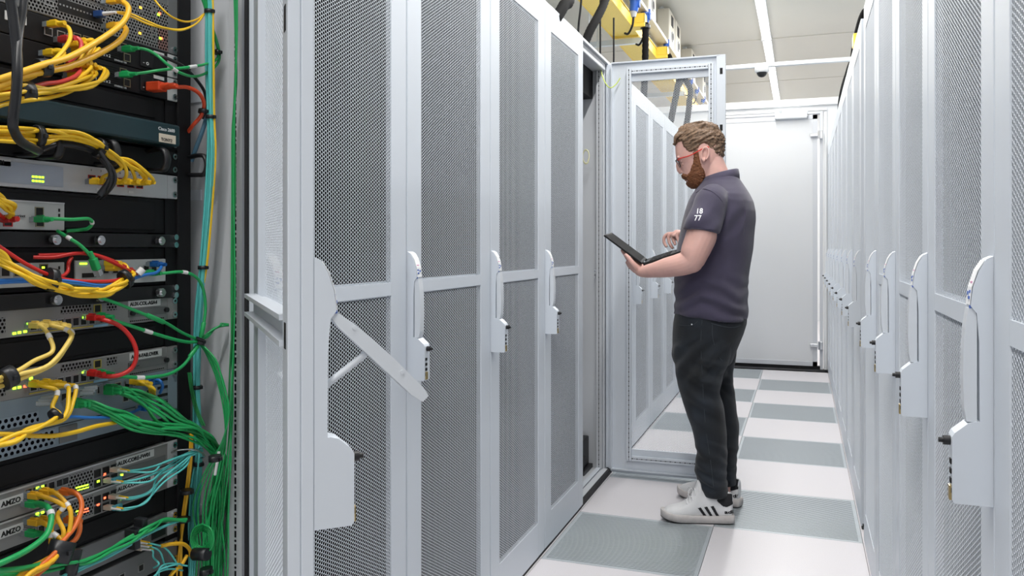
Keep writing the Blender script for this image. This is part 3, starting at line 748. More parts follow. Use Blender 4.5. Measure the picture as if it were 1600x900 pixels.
# --- L: big blue-grey unit
zt, zb = ZR(577), ZR(652)
rL = device('core_switch', 'blue-grey two-unit switch hung with dense green plugs', 'switch', zt, zb, G['blue'])
onz(rL, 'vent_field', G['perfb'], -40, 60, zb + .045, zb + .062, .0008); onz(rL, 'vent_field', G['perfb'], -40, 86, zb + .006, zb + .030, .0008)
onz(rL, 'release_latch', mat('dark_brass_latch', (0.14, 0.12, 0.09), .5), 3, 52, zb + .034, zb + .042, .004, .001)
onz(rL, 'blade_seam', G['hole'], -40, 262, zb + .0325, zb + .0335, .001); onz(rL, 'drive_bay', G['grey'], 92, 120, zb + .004, zb + .030, .002, .001)
for px in (70, 84, 100, 114, 128, 142, 156, 170, 184, 198, 212, 226, 240): port(rL, px, zt - .012, .0105, .0105)
for px in (196, 208, 220, 232): port(rL, px, zt - .035, .0105, .0105)
q = MB(); yb = PX(262, 386, XF).y - rL.location.y; ya = PX(246, 386, XF).y - rL.location.y
for j in range(5): q.box(0, .001, ya, yb - .001, .012 + j * .014, .017 + j * .014)
q.obj('vent_slots', G['hole'], rL); text_on(rL, 160, zt - .004, '-------', .006, G['ink'])
# --- N, O: the two labelled core units
for yt, lab, txt, t2 in ((690, 'upper of the two core firewalls, label ending in FW01', 'AUX-CORE-FW01', 'AMZO'), (727, 'lower of the two core firewalls, red lights on its vent', 'AUX-CORE-FW02', 'AMZO')):
    zt = ZR(yt); zb = ZR(yt + 36.5)
    r = device('core_firewall', lab, 'firewall', zt, zb, G['asa'], earm=G['silver'])
    onz(r, 'vent_field', G['perf'], 107, 145, zb + .006, zb + .036, .0008)
    onz(r, 'top_edge', G['silver'], -60, 262, zt - .0028, zt - .0008, .0012)
    label_plate(r, 181, zt - .018, 240, zt - .005, txt, ts=.0092)
    label_plate(r, -2, zb + .019, 36, zb + .032, t2, ts=.0105)
    for px in (44, 56, 68, 80, 92, 102): port(r, px, zb + .030, .010, .010)
    for px in (50, 64): port(r, px, zb + .012, .010, .010)
    for px in (152, 165, 178): port(r, px, zb + .026, .010, .010, M['blackp'])
    for px in (152, 165, 178): port(r, px, zb + .010, .010, .010, M['blackp'])
    onz(r, 'slot_cover', G['grey'], 190, 258, zb + .004, zb + .020, .001)
    dy = yt - 690
    for i in range(6): led(r, 119 + i * 3.4, 762 + dy - i * .9, G['led'] if yt == 690 or i < 3 else G['ledr'], .0016); led(r, 121 + i * 3.2, 766 + dy - i * .9, G['led'] if yt == 690 or i < 2 else G['ledr'], .0013)
    for px, py, m in ((58, 762, 'led'), (66, 760, 'led'), (163, 741, 'ledr'), (190, 742, 'led'), (153, 752, 'led')): led(r, px, py + dy * (1 if px > 100 else 1.1), G['ledr' if (m == 'led' and px == 153 and dy) else m], .0024)
# --- lower dark units
rP = device('patch_switch', 'dark unit below the core firewalls with aqua fibre plugs', 'switch', ZR(800), ZR(838), G['grey'], earm=G['silver'])
for px in (205, 216, 227): port(rP, px, ZR(838) + .022, .010, .012)
onz(rP, 'drive_bay', M['blackp'], 236, 258, ZR(838) + .006, ZR(838) + .034, .002, .001)
led(rP, 118, 880, G['leda'], .002); led(rP, 126, 877, G['led'], .002)
rQ = device('patch_switch', 'lowest dark unit in view behind the bottom cables', 'switch', ZR(845), ZR(884), G['grey'])
for px in (100, 130, 160, 190, 220): port(rQ, px, ZR(884) + .02, .010, .010)
# --- black sheets painting the dark of open gaps, plain panels above and below
for (ya, yb, lab) in ((157.5, 193.5, 'black sheet painting the dark of the gap above the teal unit'), (312, 365, 'black sheet painting the dark of the gap behind the single small appliance'), (387, 444, 'black sheet painting the dark of the gap behind the two small appliances'),
                      (501, 540, 'black sheet painting the dark of the gap between the two grey firewalls'), (653, 689, 'black sheet painting the dark of the gap above the core firewalls'), (764.5, 799, 'black sheet painting the dark of the gap below the core firewalls')):
    zt, zb = ZR(ya), ZR(yb)
    b = MB(); b.box(XF - .012, XF - .006, YE0 + .002, YE1 - .026, zb, zt, .001); b.box(XF - .006, XF - .003, YE0 + .03, YE1 - .05, zb + .006, zt - .006, .001)
    tag(b.obj('black_panel', M['black']), lab, 'blanking panel')
for z in [ZR(83) + U * 4 + .001 + U * 2 * k for k in range(4)]:
    b = MB(); b.box(XF - .006, XF, YE0, YE1, z, z + U * 2 - .001, .001); tag(b.obj('black_panel', M['black']), 'plain black panel high in the rack above the modular router', 'blanking panel', 'panels above the modular router')
for k in range(7):
    z = ZR(884) - .001 - U * 2 * (k + 1)
    b = MB(); b.box(XF - .006, XF, YE0, YE1, z, z + U * 2 - .001, .001); tag(b.obj('black_panel', M['black']), 'plain black panel low in the rack behind the bottom cables', 'blanking panel', 'panels low in the rack')
# ================================================================== CABLES of the network rack
def cable(label, color, r, pts, group=None, plug0=None, plug1=None, name='patch_cable', n=7, seg=6, marks=()):
    """pts: pixel x, pixel y, distance in front of the equipment faces"""
    P = [PX(p[0], p[1], XF + p[2]) for p in pts]
    if group:
        for i in range(2, len(P)): P[i] += Vector((random.uniform(-.006, .010), random.uniform(-.0035, .0035), random.uniform(-.0035, .0035)))
    return cable3(label, color, r, P, group, plug0, plug1, name, n, seg, marks)
def cable3(label, color, r, P, group=None, plug0=None, plug1=None, name='patch_cable', n=7, seg=6, marks=()):
    path = catmull(P, seg); q = MB(); q.tube(path, r, n)
    o = q.obj(name, CC[color]); tag(o, label, 'cable', group)
    for pl, a, b_ in ((plug0, path[0], path[2]), (plug1, path[-1], path[-3])):
        if pl: plug(o, pl, a, b_, r)
    for f_ in marks:
        i = int(f_ * (len(path) - 3)); q = MB(); q.tube(path[i:i + 3], r * 1.25, n); q.obj('white_marker', CC['white'], o)
    return o
def frame_of(d):
    d = d.normalized(); up = Vector((0, 0, 1)); s = d.cross(up); s = s.normalized() if s.length > 1e-3 else Vector((0, 1, 0)); u = s.cross(d)
    return Matrix((d, s, u)).transposed()
def plug(o, kind, a, b_, r):
    """moulded boot around the cable end with the clear RJ45 nose in front of it"""
    out = (b_ - a); R = frame_of(Vector((1.0, out.y * 12, out.z * 8)) if kind != 'loose' else out)
    X4 = R.to_4x4(); X4.translation = a
    col = o.data.materials[0]
    if kind in ('rj', 'loose'):
        q = MB(); q.box(-.004, .016, -.0058, .0058, -.0045, .0045, .0015, M4=X4)
        q.loft([[X4 @ Vector((x, w * cos(t), h * sin(t))) for t in [2 * pi * k / 8 for k in range(8)]] for x, w, h in ((.014, .0055, .0042), (.021, .004, .0034), (.027, r * 1.2, r * 1.2))])
        q.box(-.002, .010, -.0022, .0022, .0044, .0066, .0006, M4=X4)
        q.obj('plug_boot', col, o)
        q = MB(); q.box(-.014, -.004, -.0055, .0055, -.004, .004, .0004, M4=X4); q.box(-.013, .0, -.002, .002, .004, .0055, M4=X4); q.obj('clear_plug', M['clear'], o)
    elif kind == 'lc':
        q = MB(); q.box(-.010, .006, -.0052, .0052, -.0035, .0035, .0008, M4=X4); q.obj('plug_body', M['beige'], o)
        q = MB(); q.cyl(X4 @ Vector((.006, .0028, 0)), X4 @ Vector((.024, .0028, 0)), .0022, 8, r1=.0014); q.obj('white_boot', CC['white'], o)
        q = MB(); q.cyl(X4 @ Vector((.006, -.0028, 0)), X4 @ Vector((.024, -.0028, 0)), .0022, 8, r1=.0014); q.obj('yellow_boot', CC['yellow'], o)
    elif kind == 'lcblue':
        q = MB(); q.box(-.010, .006, -.0055, .0055, -.005, .005, .0008, M4=X4); q.obj('plug_body', M['navy'], o)
        q = MB(); q.cyl(X4 @ Vector((.006, 0, 0)), X4 @ Vector((.030, 0, 0)), .0036, 8, r1=.0022); q.obj('white_boot', CC['white'], o)
    elif kind == 'power':
        q = MB(); q.box(-.008, .020, -.011, .011, -.008, .008, .002, M4=X4)
        q.loft([[X4 @ Vector((x, w * cos(t), w * .8 * sin(t))) for t in [2 * pi * k / 10 for k in range(10)]] for x, w in ((.018, .009), (.024, .0075), (.030, .008), (.036, .0065), (.042, .0068), (.048, .0045))])
        q.obj('power_plug', CC['red orange'], o)
M['clear'] = mat('clear_plastic_nose', (0.55, 0.62, 0.66), 0.15, trans=0.6); M['beige'] = mat('beige_fibre_plug', (0.55, 0.5, 0.42), 0.4); M['navy'] = mat('navy_fibre_plug', (0.02, 0.06, 0.2), 0.35)
def tie(label, c, d, ra, rb=None, w=.007, group=None, name='cable_tie'):
    d = Vector(d).normalized(); q = MB(); rb = rb or ra
    q.tube([Vector(c) - d * w / 2, Vector(c) - d * w / 2 * .98, Vector(c) + d * w / 2 * .98, Vector(c) + d * w / 2], [ra * .93, ra, ra, ra * .93], 14, squash=(1, rb / ra))
    q.box(c[0] + ra * .8, c[0] + ra * .8 + .004, c[1] - .003, c[1] + .003, c[2] - .003, c[2] + .003, .0008)
    return tag(q.obj(name, CC['black']), label, 'cable tie', group)

# --- top left: thick yellow pair and the loops under it
g1 = 'thick yellow fibre trunks at the top of the rack'
cable('thick yellow cable arching over its twin to the top module', 'thick yellow', .0046, [(172, 2, .015), (184, 0, .03), (200, 10, .05), (197, 28, .06), (180, 46, .07), (140, 72, .085), (105, 90, .10), (70, 100, .115), (35, 112, .12), (-20, 130, .12)], plug0='rj')
cable('thick yellow cable running under its twin from the lower module', 'thick yellow', .0046, [(172, 41, .015), (188, 38, .03), (197, 48, .045), (184, 66, .06), (150, 86, .075), (110, 103, .09), (75, 111, .105), (35, 120, .115), (-20, 142, .12)], plug0='rj')
cable('yellow cable curling from a plug near the white stickers into the velcro band', 'yellow', .0032, [(80, 38, .012), (96, 39, .03), (108, 45, .04), (109, 62, .055), (98, 80, .075), (82, 96, .09), (60, 112, .10), (30, 126, .11), (-20, 150, .115)], plug0='rj')
cable('yellow cable from the lower of the two side plugs, left of the red loop', 'yellow', .003, [(74, 83, .012), (88, 78, .03), (100, 82, .045), (95, 92, .06), (78, 104, .08), (60, 116, .095), (30, 130, .10), (-20, 158, .11)], plug0='rj')
cable('short red cable loop among yellow plugs under the top router', 'rose', .0034, [(97, 62, .012), (112, 58, .03), (124, 62, .04), (127, 74, .045), (118, 88, .05), (105, 98, .05)], plug0='rj')
cable('long red cable running down to the lower velcro band', 'rose', .0034, [(104, 108, .012), (118, 104, .03), (125, 108, .04), (118, 119, .055), (95, 128, .075), (70, 131, .09), (44, 138, .105), (-20, 150, .11)], plug0='rj')
g2 = 'yellow patch cables gathered in the lower velcro band'
for k, (a, b_, c) in enumerate([((112, 70), (138, 68), (150, 78)), ((118, 80), (140, 84), (157, 74)), ((125, 66), (145, 62), (140, 82)), ((128, 92), (142, 80), (134, 72))]):
    cable('yellow patch cable looping behind the thick yellow pair', 'yellow', .0026, [(a[0], a[1], .012), (b_[0], b_[1], .025), (c[0], c[1], .035), (128 - 4 * k, 96 + 2 * k, .045), (108, 104 + k, .05)], 'short yellow loops behind the thick pair', plug0='rj')
for k, (a, b_, c, e_) in enumerate([((128, 103), (152, 104), (165, 113), (150, 127)), ((122, 100), (140, 102), (146, 112), (125, 124)), ((118, 103), (128, 104), (136, 108), (112, 132)), ((136, 108), (150, 107), (160, 112), (138, 136)), ((112, 118), (126, 112), (130, 116), (100, 138)), ((130, 116), (146, 112), (152, 118), (118, 140))]):
    cable('yellow patch cable swept down into the lower velcro band', 'yellow', .0030, [(a[0], a[1], .012), (b_[0], b_[1], .03), (c[0], c[1], .04), (e_[0], e_[1], .06), (80, 138 + k * 2.2, .085), (45, 137 + k * 3.2, .105), (20, 140 + k * 4, .11), (-20, 148 + k * 5, .115)], g2, plug0='rj')
tie('black velcro band round the thick yellow pair', PX(67, 106, XF + .104), (0, -.9, -.25), .013, .012, .016, name='velcro_band')
tie('black velcro band round the lower yellow and red cables', PX(40, 144, XF + .106), (0, -1, -.2), .014, .011, .020, name='velcro_band')
cable('heavy black cable hanging in front of the top routers', 'black', .0062, [(14, -20, .16), (21, 30, .16), (26, 80, .16), (27, 110, .16), (25, 150, .16), (20, 190, .155), (24, 208, .14), (34, 222, .12), (52, 232, .09), (60, 236, .05)], name='power_cable', n=10)
cable('second black cable joining the heavy hanging one from above', 'black', .0048, [(40, -20, .15), (36, 15, .152), (31, 45, .155), (28, 75, .165), (27, 110, .172), (24, 150, .168), (20, 185, .16)], name='power_cable', n=10)
# --- thin yellow fibres on the top module
cable('thin yellow fibre with navy plug and white boot on the top router', 'yellow', .0017, [(157, 22, .012), (186, 19, .03), (205, 22, .045), (230, 33, .06), (255, 43, .07), (282, 46, .06), (305, 38, .05), (318, 23, .035)], plug0='lcblue')
cable('thin yellow fibre, lower strand of the pair leaving the navy plug', 'yellow', .0017, [(184, 20, .028), (205, 26, .042), (232, 38, .055), (262, 45, .068), (285, 47, .062), (308, 36, .052), (320, 21, .037)])
cable('thin yellow fibre dropping from above the modular router to the aqua trunk', 'yellow', .0017, [(236, -8, .03), (250, 10, .05), (268, 26, .06), (290, 34, .055), (308, 30, .045), (319, 21, .035)])
# --- green pair, red power lead
cable('green cable from the upper black router, drooping then rising to the top', 'green', .0026, [(196, 77, .012), (222, 76, .035), (242, 84, .05), (262, 101, .065), (284, 115, .06), (308, 119, .05), (332, 108, .045), (343, 90, .045), (338, 62, .045), (325, 25, .045), (312, -15, .045)], plug0='rj', marks=(.35,))
cable('green cable from the lower black router, rising gently past the rail', 'green', .0026, [(192, 117, .012), (222, 114, .035), (255, 109, .055), (295, 105, .06), (325, 99, .05), (341, 88, .045), (336, 58, .048), (326, 22, .048), (318, -15, .048)], plug0='rj', marks=(.4,))
tie('black tie where the two green cables meet by the slotted post', PX(340, 82, XF + .046), (0, .3, 1), .0065)
cable('bright red power lead bending down beside the rack rail', 'red orange', .0036, [(240, 136, .012), (275, 136, .045), (295, 137, .05), (312, 147, .05), (319, 163, .045), (314, 181, .035), (302, 195, .02), (294, 206, .0)], plug0='power', name='power_lead', n=9)
cable('black cable slung behind the red power lead', 'black', .003, [(236, 84, .01), (258, 90, .03), (285, 103, .04), (305, 122, .035), (320, 145, .03), (322, 172, .03), (316, 185, .02)], name='power_lead')
cable('slate blue strap slanting down behind the rack rail', 'slate blue', .0042, [(324, 178, .02), (316, 205, .015), (306, 232, .01), (299, 252, .0)], name='flat_strap')
tie('black tie at the bend of the red power lead', PX(317, 174, XF + .04), (0, .2, 1), .0085)
# --- aqua trunk down the side
ax = [(-20, 326), (18, 327), (100, 328), (183, 329), (240, 331), (320, 326), (418, 317), (480, 312), (535, 309), (605, 308), (660, 309), (710, 311), (760, 307), (830, 302), (920, 296)]
TY = 1.238
NA = 10
for k in range(NA):
    a = k * 2.4; dx = (-6 + 1.15 * k); dz = .0035 * sin(a * 3)
    P = []
    for i, (y, x) in enumerate(ax):
        w = (.75 if y in (18, 183, 418, 605, 710) else 1.0) * (1.3 if y > 725 else 1)
        P.append(PY(x + dx * w + random.uniform(-.5, .5), y, TY + dz * w - .012 + random.uniform(-.0015, .0015)))
    cable3('aqua fibre of the vertical trunk beside the rack rail', 'aqua', .0021, P, 'aqua fibres of the vertical trunk', n=6, seg=4)
for k, (dx, dz) in enumerate(((5.0, .0), (6.5, .0))):
    cable3('thin yellow fibre woven into the aqua trunk', 'yellow', .0012, [PY(x + dx * (1 if y < 420 else -.2), y, TY + dz - .009) for y, x in ax], 'yellow fibres in the aqua trunk', n=6, seg=4)
for y, x, nm in ((18, 327, 'topmost'), (183, 329, 'second from the top'), (418, 317, 'third from the top'), (605, 308, 'at the height of the failover unit'), (725, 310, 'lowest, under the fan of aqua fibres')):
    tie('black tie round the aqua trunk, %s' % nm, PY(x, y, TY - .010), (0, 0, 1), .0092)
# --- yellow cables on the cable manager and red sockets
for k, (sx, topy, yo) in enumerate(((146, 205, 214), (176, 208, 207), (196, 212, 212), (210, 215, 219), (222, 218, 224), (214, 221, 203))):
    cable('yellow cable from a red socket, up over the cable manager' if k else 'yellow cable from the first red socket, crossing the black loops', 'yellow', .0030,
          [(sx, 284 + .4 * k, .012), (sx + 12, 285, .03), (min(sx + 16, 229), 276, .04), (190 + 3 * k, 262 - 2 * k, .05), (172, 243, .055), (150, 228 - k, .055), (115, 218 - k * 1.5, .055), (70, yo, .05), (30, yo - 3, .05), (-20, yo - 8, .05)],
          None if k == 0 else 'yellow cables from the red sockets', plug0='rj')
cable('dark grey cable bent inside the cable manager below the yellow ones', 'black', .005, [(60, 236, .02), (90, 226, .04), (120, 228, .045), (150, 238, .045), (165, 255, .05), (174, 270, .055), (170, 285, .06), (155, 305, .05)], name='power_cable', n=9)
for k, (x, y) in enumerate(((60, 213), (155, 232))):
    tie('black velcro strap round the yellow cables, %s' % ('near the hanging black cable' if k == 0 else 'above the red sockets'), PX(x, y, XF + .052), (0, -1, .35 if k else 0), .016, .012, .010, name='velcro_strap')
for k in range(2):
    cable(('outer' if k else 'inner') + ' black velcro tail looping over the red sockets', 'black', .0028, [(155, 236, .065), (165, 250, .07), (172 + 6 * k, 268, .072), (173 + 6 * k, 285, .07), (165 + 4 * k, 300, .055), (152 + 5 * k, 310, .03)], name='velcro_tail')
# --- left edge orange/yellow bunch and the single green lead
for k in range(4):
    cable('yellow cable sagging from the picture edge to a red plug', 'yellow', .003, [(-20, 292 + 5 * k, .05), (2, 306 + 5 * k, .05), (12, 318 + 4 * k, .045), (14, 330 + 2 * k, .03), (8, 340, .012)], 'yellow cables at the edge beside the single small appliance')
cable('red cable plugged into the single small appliance at the picture edge', 'red', .0034, [(8, 343, .012), (-2, 335, .03), (-20, 322, .05)], plug0='rj')
cable('green cable with a short hooked bend on the single small appliance', 'green', .0028, [(60, 343, .012), (84, 342, .035), (112, 343, .045), (138, 342, .045), (144, 349, .04), (137, 357, .03), (126, 359, .018), (104, 361, .008)], plug0='rj', marks=(.55,))
cable('green cable hanging loose with its bare plug dangling', 'green', .0028, [(150, 418, .055), (143, 402, .055), (126, 384, .05), (108, 372, .04), (90, 361, .015)], plug0='loose', marks=(.8,))
# --- row with the coloured bundle
cable('red cable from beneath the shelf to the tied yellow plugs', 'red', .0028, [(52, 402, .02), (85, 402, .035), (118, 396, .045), (150, 399, .05), (178, 411, .055), (200, 422, .05), (214, 428, .045)])
cable('red cable crossing just below its twin under the shelf', 'red', .0028, [(60, 399, .02), (95, 398, .03), (135, 396, .035), (165, 403, .04), (190, 414, .04), (210, 424, .035)])
cable('short red cable dropping between the two small appliances', 'red', .0028, [(112, 402, .03), (107, 412, .035), (106, 424, .04), (98, 431, .045), (86, 433, .05)])
cable('red cable of the sagging bundle, uppermost strand', 'red', .0028, [(-20, 372, .05), (12, 394, .06), (40, 412, .065), (75, 429, .07), (110, 438, .07), (150, 440, .07), (185, 437, .065), (200, 425, .03), (206, 420, .012)])
for k in range(2):
    cable('blue cable of the sagging bundle, %s strand' % ('upper' if k == 0 else 'lower'), 'blue', .0027, [(-20, 440 + 3 * k, .05), (30, 437 + 3 * k, .06), (80, 437 + 3 * k, .07), (120, 441 + 3 * k, .072), (160, 446 + 3 * k, .07), (195, 438 + 2 * k, .065), (225, 430, .05), (244, 426, .04), (252, 416, .03), (240, 413, .012)], plug1='rj')
for k in range(5):
    cable('yellow cable of the sagging bundle tied under the small appliance', 'yellow', .0029, [(-20, 382 + 5 * k, .05), (6, 396 + 5 * k, .06), (28, 414 + 4.5 * k, .07), (60, 434 + 3 * k, .075), (95, 446 + 2.5 * k, .078), (130, 452 + 2.5 * k, .078), (165, 450 + 2 * k, .075), (190, 440 + k, .07), (206, 428 + k, .055), (190 - 4 * k, 417 - 1.5 * k, .025), (178 - 4 * k, 418 - k, .012)], 'yellow cables of the sagging bundle', plug1='rj')
tie('black velcro band on the sagging bundle, beneath the edge appliance', PX(80, 437, XF + .073), (0, 1, -.25), .017, .012, .012, name='velcro_band')
tie('black velcro band on the sagging bundle, beneath the yellow plugs', PX(196, 436, XF + .067), (0, 1, .5), .016, .012, .010, name='velcro_band')
q = MB(); c0 = PX(216, 428, XF + .06); q.tube([c0, c0 + Vector((.004, .006, .008))], .006, 8); tag(q.obj('white_marker', CC['white']), 'white sleeve wrapped on the tied yellow cable by the blue plug', 'cable marker')
cable('green cable from under the blue plug, over and down to the knot of ties', 'green', .0028, [(232, 427, .012), (255, 427, .035), (285, 425, .045), (305, 432, .05), (317, 450, .05), (321, 480, .05), (318, 508, .05), (313, 530, .048)], plug0='rj', marks=(.3,))
# thick sleeves
def sleeve(label, a, b_, r=.0042):
    q = MB(); q.tube([a, a.lerp(b_, .06), a.lerp(b_, .94), b_], [r * .7, r, r, r * .7], 9); return tag(q.obj('cable_sleeve', CC['green']), label, 'cable sleeve')
cable('green cable slanting down from the shelf to the knot, uppermost', 'green', .0027, [(150, 463, .03), (185, 475, .04), (225, 491, .05), (258, 504, .05), (285, 520, .048), (310, 531, .046)])
sleeve('thick green sleeve on the cable crossing the white label end', PX(229, 492, XF + .051), PX(257, 504, XF + .051))
sleeve('thick green sleeve standing just above the knot of ties', PX(319, 503, XF + .05), PX(314, 527, XF + .048))
sleeve('thick green sleeve just below the knot of ties', PX(309, 540, XF + .046), PX(296, 558, XF + .046))
cable('green cable from the upper grey firewall to the knot of ties', 'green', .0030, [(156, 494, .012), (185, 503, .035), (225, 516, .045), (260, 527, .048), (290, 534, .048), (312, 534, .046)], plug0='rj', marks=(.45,))
cable('green cable from the failover unit curving up to the knot of ties', 'green', .0030, [(156, 583, .012), (190, 588, .035), (225, 590, .045), (262, 585, .048), (285, 572, .048), (299, 555, .046), (312, 536, .045)], plug0='rj', marks=(.3,))
cable('large red loop joining the two grey firewalls', 'red', .0036, [(141, 496, .012), (160, 499, .035), (185, 508, .055), (204, 527, .065), (213, 550, .07), (208, 572, .065), (190, 585, .055), (165, 588, .035), (142, 583, .012)], plug0='rj', plug1='rj', n=9)
for k in range(3):
    cable('thin green cable leaving the knot towards the slotted post', 'green', .0018, [(311, 533, .046), (325, 526 - 3 * k, .05), (338, 516 - 4 * k, .055), (350, 509 - 2 * k, .06), (364, 509 - k, .065)], 'thin green cables from the knot to the post')
tie('black tie knot where the green cables meet the aqua trunk', PX(312, 534, XF + .046), (.2, .3, 1), .010, .010, .010)
q = MB(); c0 = PX(307, 528, XF + .05); q.tube([c0, c0 + Vector((.006, .012, -.006))], .0032, 7); tag(q.obj('cable_tie', CC['black']), 'short black tie tail poking from the knot', 'cable tie')
# --- yellow cables of the two firewalls
for k, (px_, py_, e_) in enumerate(((52, 508, (76, 540)), (70, 506, (104, 527)), (88, 508, (107, 535)))):
    cable('yellow cable of the upper firewall, hanging to the velcro band', 'pale yellow', .0032, [(px_, py_, .012), (px_ + 14, py_ + 3, .035), (e_[0] - 1, e_[1] - 12, .05), (e_[0] - 2, e_[1] + 6, .06), (62 + 8 * k, 566 + 3 * k, .075), (25, 584 + 5 * k, .09), (-20, 602 + 5 * k, .10)], 'yellow cables of the upper firewall', plug0='rj', marks=(.3,))
    cable('yellow cable of the failover unit, hanging to its small tie', 'yellow', .0032, [(px_, py_ + 92, .012), (px_ + 14, py_ + 95, .035), (e_[0] + 12 - 8 * (k == 1), e_[1] + 72, .05), (e_[0] + 8 - 6 * (k == 1), e_[1] + 92, .06), (84 + 5 * k, 650 + k, .07), (50, 668 + 2 * k, .08), (20, 683 + 2 * k, .09), (-20, 700 + 2 * k, .10)], 'yellow cables of the failover unit', plug0='rj', marks=(.3,))
tie('black velcro band on the yellow cables at the picture edge', PX(13, 590, XF + .094), (0, -1, -.35), .015, .012, .016, name='velcro_band')
tie('small black tie on the yellow cables below the failover unit', PX(86, 650, XF + .072), (0, -1, -.6), .012, .009, .008)
cable('long yellow cable sagging across the blue-grey switch', 'yellow', .0034, [(200, 652, .012), (180, 660, .04), (150, 666, .055), (118, 675, .065), (85, 681, .07), (50, 681, .075), (15, 679, .08), (-20, 678, .08)], plug0='rj')
cable('blue cable running across the blue-grey switch behind the yellow one', 'blue', .0027, [(222, 637, .012), (205, 645, .03), (180, 652, .04), (140, 653, .05), (105, 652, .055), (70, 664, .06), (35, 680, .065), (-20, 700, .07)], plug0='rj')
cable('blue cable hooked round the yellow plugs at the rail', 'blue', .0027, [(234, 597, .012), (248, 594, .035), (254, 603, .04), (250, 614, .03)], plug0='rj')
for k in range(3):
    cable('short yellow cable bent over beside the blue hooked one', 'yellow', .0028, [(208 + 5 * k, 596 + k, .012), (222 + 4 * k, 598, .035), (232 + 2 * k, 606, .04), (236, 614, .03)], 'short yellow cables above the green fan', plug0='rj')
# --- the two green fans
for k in range(10):
    t = k / 9
    cable('green cable of the upper fan leaving the blue-grey switch', 'green' if k % 3 else 'dark green', .0023, [(168 + 3.5 * (k % 4), 606 + 6 * (k // 5), .012), (195, 606 + 3.0 * (k % 5), .03 + .004 * (k % 3)), (222, 610 + 4.5 * k * .6, .045), (248 - 3 * t, 622 + 4 * k, .055), (275, 643 + 3.2 * k, .06), (303, 662 + 1.8 * k, .062), (328 + .4 * k, 682 + k, .06), (340 + .6 * k, 706, .058), (338 + 1.0 * k, 735, .055), (332 + 2.0 * k, 775, .05), (326 + 2.6 * k, 830, .05), (322 + 2.4 * k, 920, .05)], 'green cables of the upper fan', plug0='rj' if k % 2 == 0 else None)
for k in range(8):
    cable('green cable of the lower fan leaving the blue-grey switch', 'green', .0023, [(112 + 3.5 * (k % 4), 628 + 4 * (k // 4), .012), (140, 626 + 1.6 * k, .03), (168, 634 + 2.6 * k, .045), (200, 645 + 3.6 * k, .055), (235, 657 + 2.8 * k, .06), (268, 664 + 2.6 * k, .062), (300, 668 + 3.0 * k, .062), (322, 684 + 2.0 * k, .06), (334, 706 + k, .055), (334 + k, 740, .052), (326 + 1.8 * k, 790, .05), (320 + 2 * k, 850, .05), (316 + 2 * k, 920, .05)], 'green cables of the lower fan', plug0='rj' if k % 2 == 0 else None)
for k, (x, y) in enumerate(((125, 612), (56, 628))):
    q = MB(); a = PX(x, y, XF + .02)
    for j in range(3): q.tube([a + Vector((0, .004 * j, .003 * (j - 1))), a + Vector((.012, .014 + .004 * j, .004 * (j - 1)))], .004, 8)
    tag(q.obj('clear_plug_cover', M['clear']), 'clear plastic plug covers, %s' % ('beside the upper green fan' if k == 0 else 'left of the lower green fan'), 'plug cover')
# --- green verticals along the post
gy = [-20, 60, 130, 200, 290, 380, 470, 560, 640, 720, 800, 860, 920]
vx = [[366, 367, 369, 364, 362, 361, 361, 363, 363, 358, 350, 344, 340], [368, 369, 368, 365, 366, 364, 363, 366, 360, 354, 346, 350, 352], [370, 370, 367, 366, 367, 366, 365, 360, 356, 350, 345, 335, 330],
      [371, 371, 368, 367, 365, 367, 367, 364, 360, 360, 358, 356, 355]]
for k, xs in enumerate(vx):
    cable3('green cable running the full height beside the slotted post', 'green' if k != 2 else 'dark green', .0016, [PY(x + random.uniform(-1, 1), y, 1.232 - .003 * k) for x, y in zip(xs, gy)], 'green cables beside the slotted post', n=6, seg=4)
for k in range(6):
    cable3('thin green cable crossing the side panel below the knot', 'green', .0016, [PY(x + random.uniform(-2, 2), y, 1.224 - .003 * k) for x, y in ((313, 536), (326 + 2 * k, 562), (338 + 2.2 * k, 595), (350 + 1.4 * k, 640), (353 - 1.5 * k, 690), (344 - 5 * k, 740), (336 - 6.5 * k, 790), (330 - 4 * k, 850), (332 - 5 * k, 920))], 'thin green cables crossing the side panel', n=6, seg=5)
for k in range(3):
    cable3('thin green cable rising behind the rail to the fan', 'dark green', .0016, [PY(x + 2 * k, y, 1.22) for x, y in ((294, 582), (298, 610), (305, 640), (316, 665))], 'thin green cables behind the aqua trunk', n=6)
q = MB(); q.tube([PY(342, 706, 1.20), PY(336, 742, 1.20)], .0028, 8); tag(q.obj('white_marker', CC['white']), 'long white sleeve on a green cable beside the post', 'cable marker')
for k in range(5):
    a0 = 6 * k; P = []
    for j in range(9):
        t = j / 8 * 2 * pi; P.append(PY(316 + (10 + k * 2.0) * sin(t), 842 + (13 + 2.6 * k) * -cos(t), 1.19 - .003 * k - .0006 * j))
    cable3('coil turn of spare green cable low beside the aqua trunk', 'green', .0017, P, 'turns of the spare green coil', n=6, seg=5)
tie('black velcro band across the spare green coil', PY(314, 866, 1.17), (1, .0, .1), .011, .011, .03, name='velcro_band')
for k, (x, y) in enumerate(((336, 716), (322, 892))): tie('black tie on the green cables, %s' % ('where the fans turn down' if k == 0 else 'at the lower picture edge'), PY(x, y, 1.175), (0, 0, 1), .013, .010, .010)
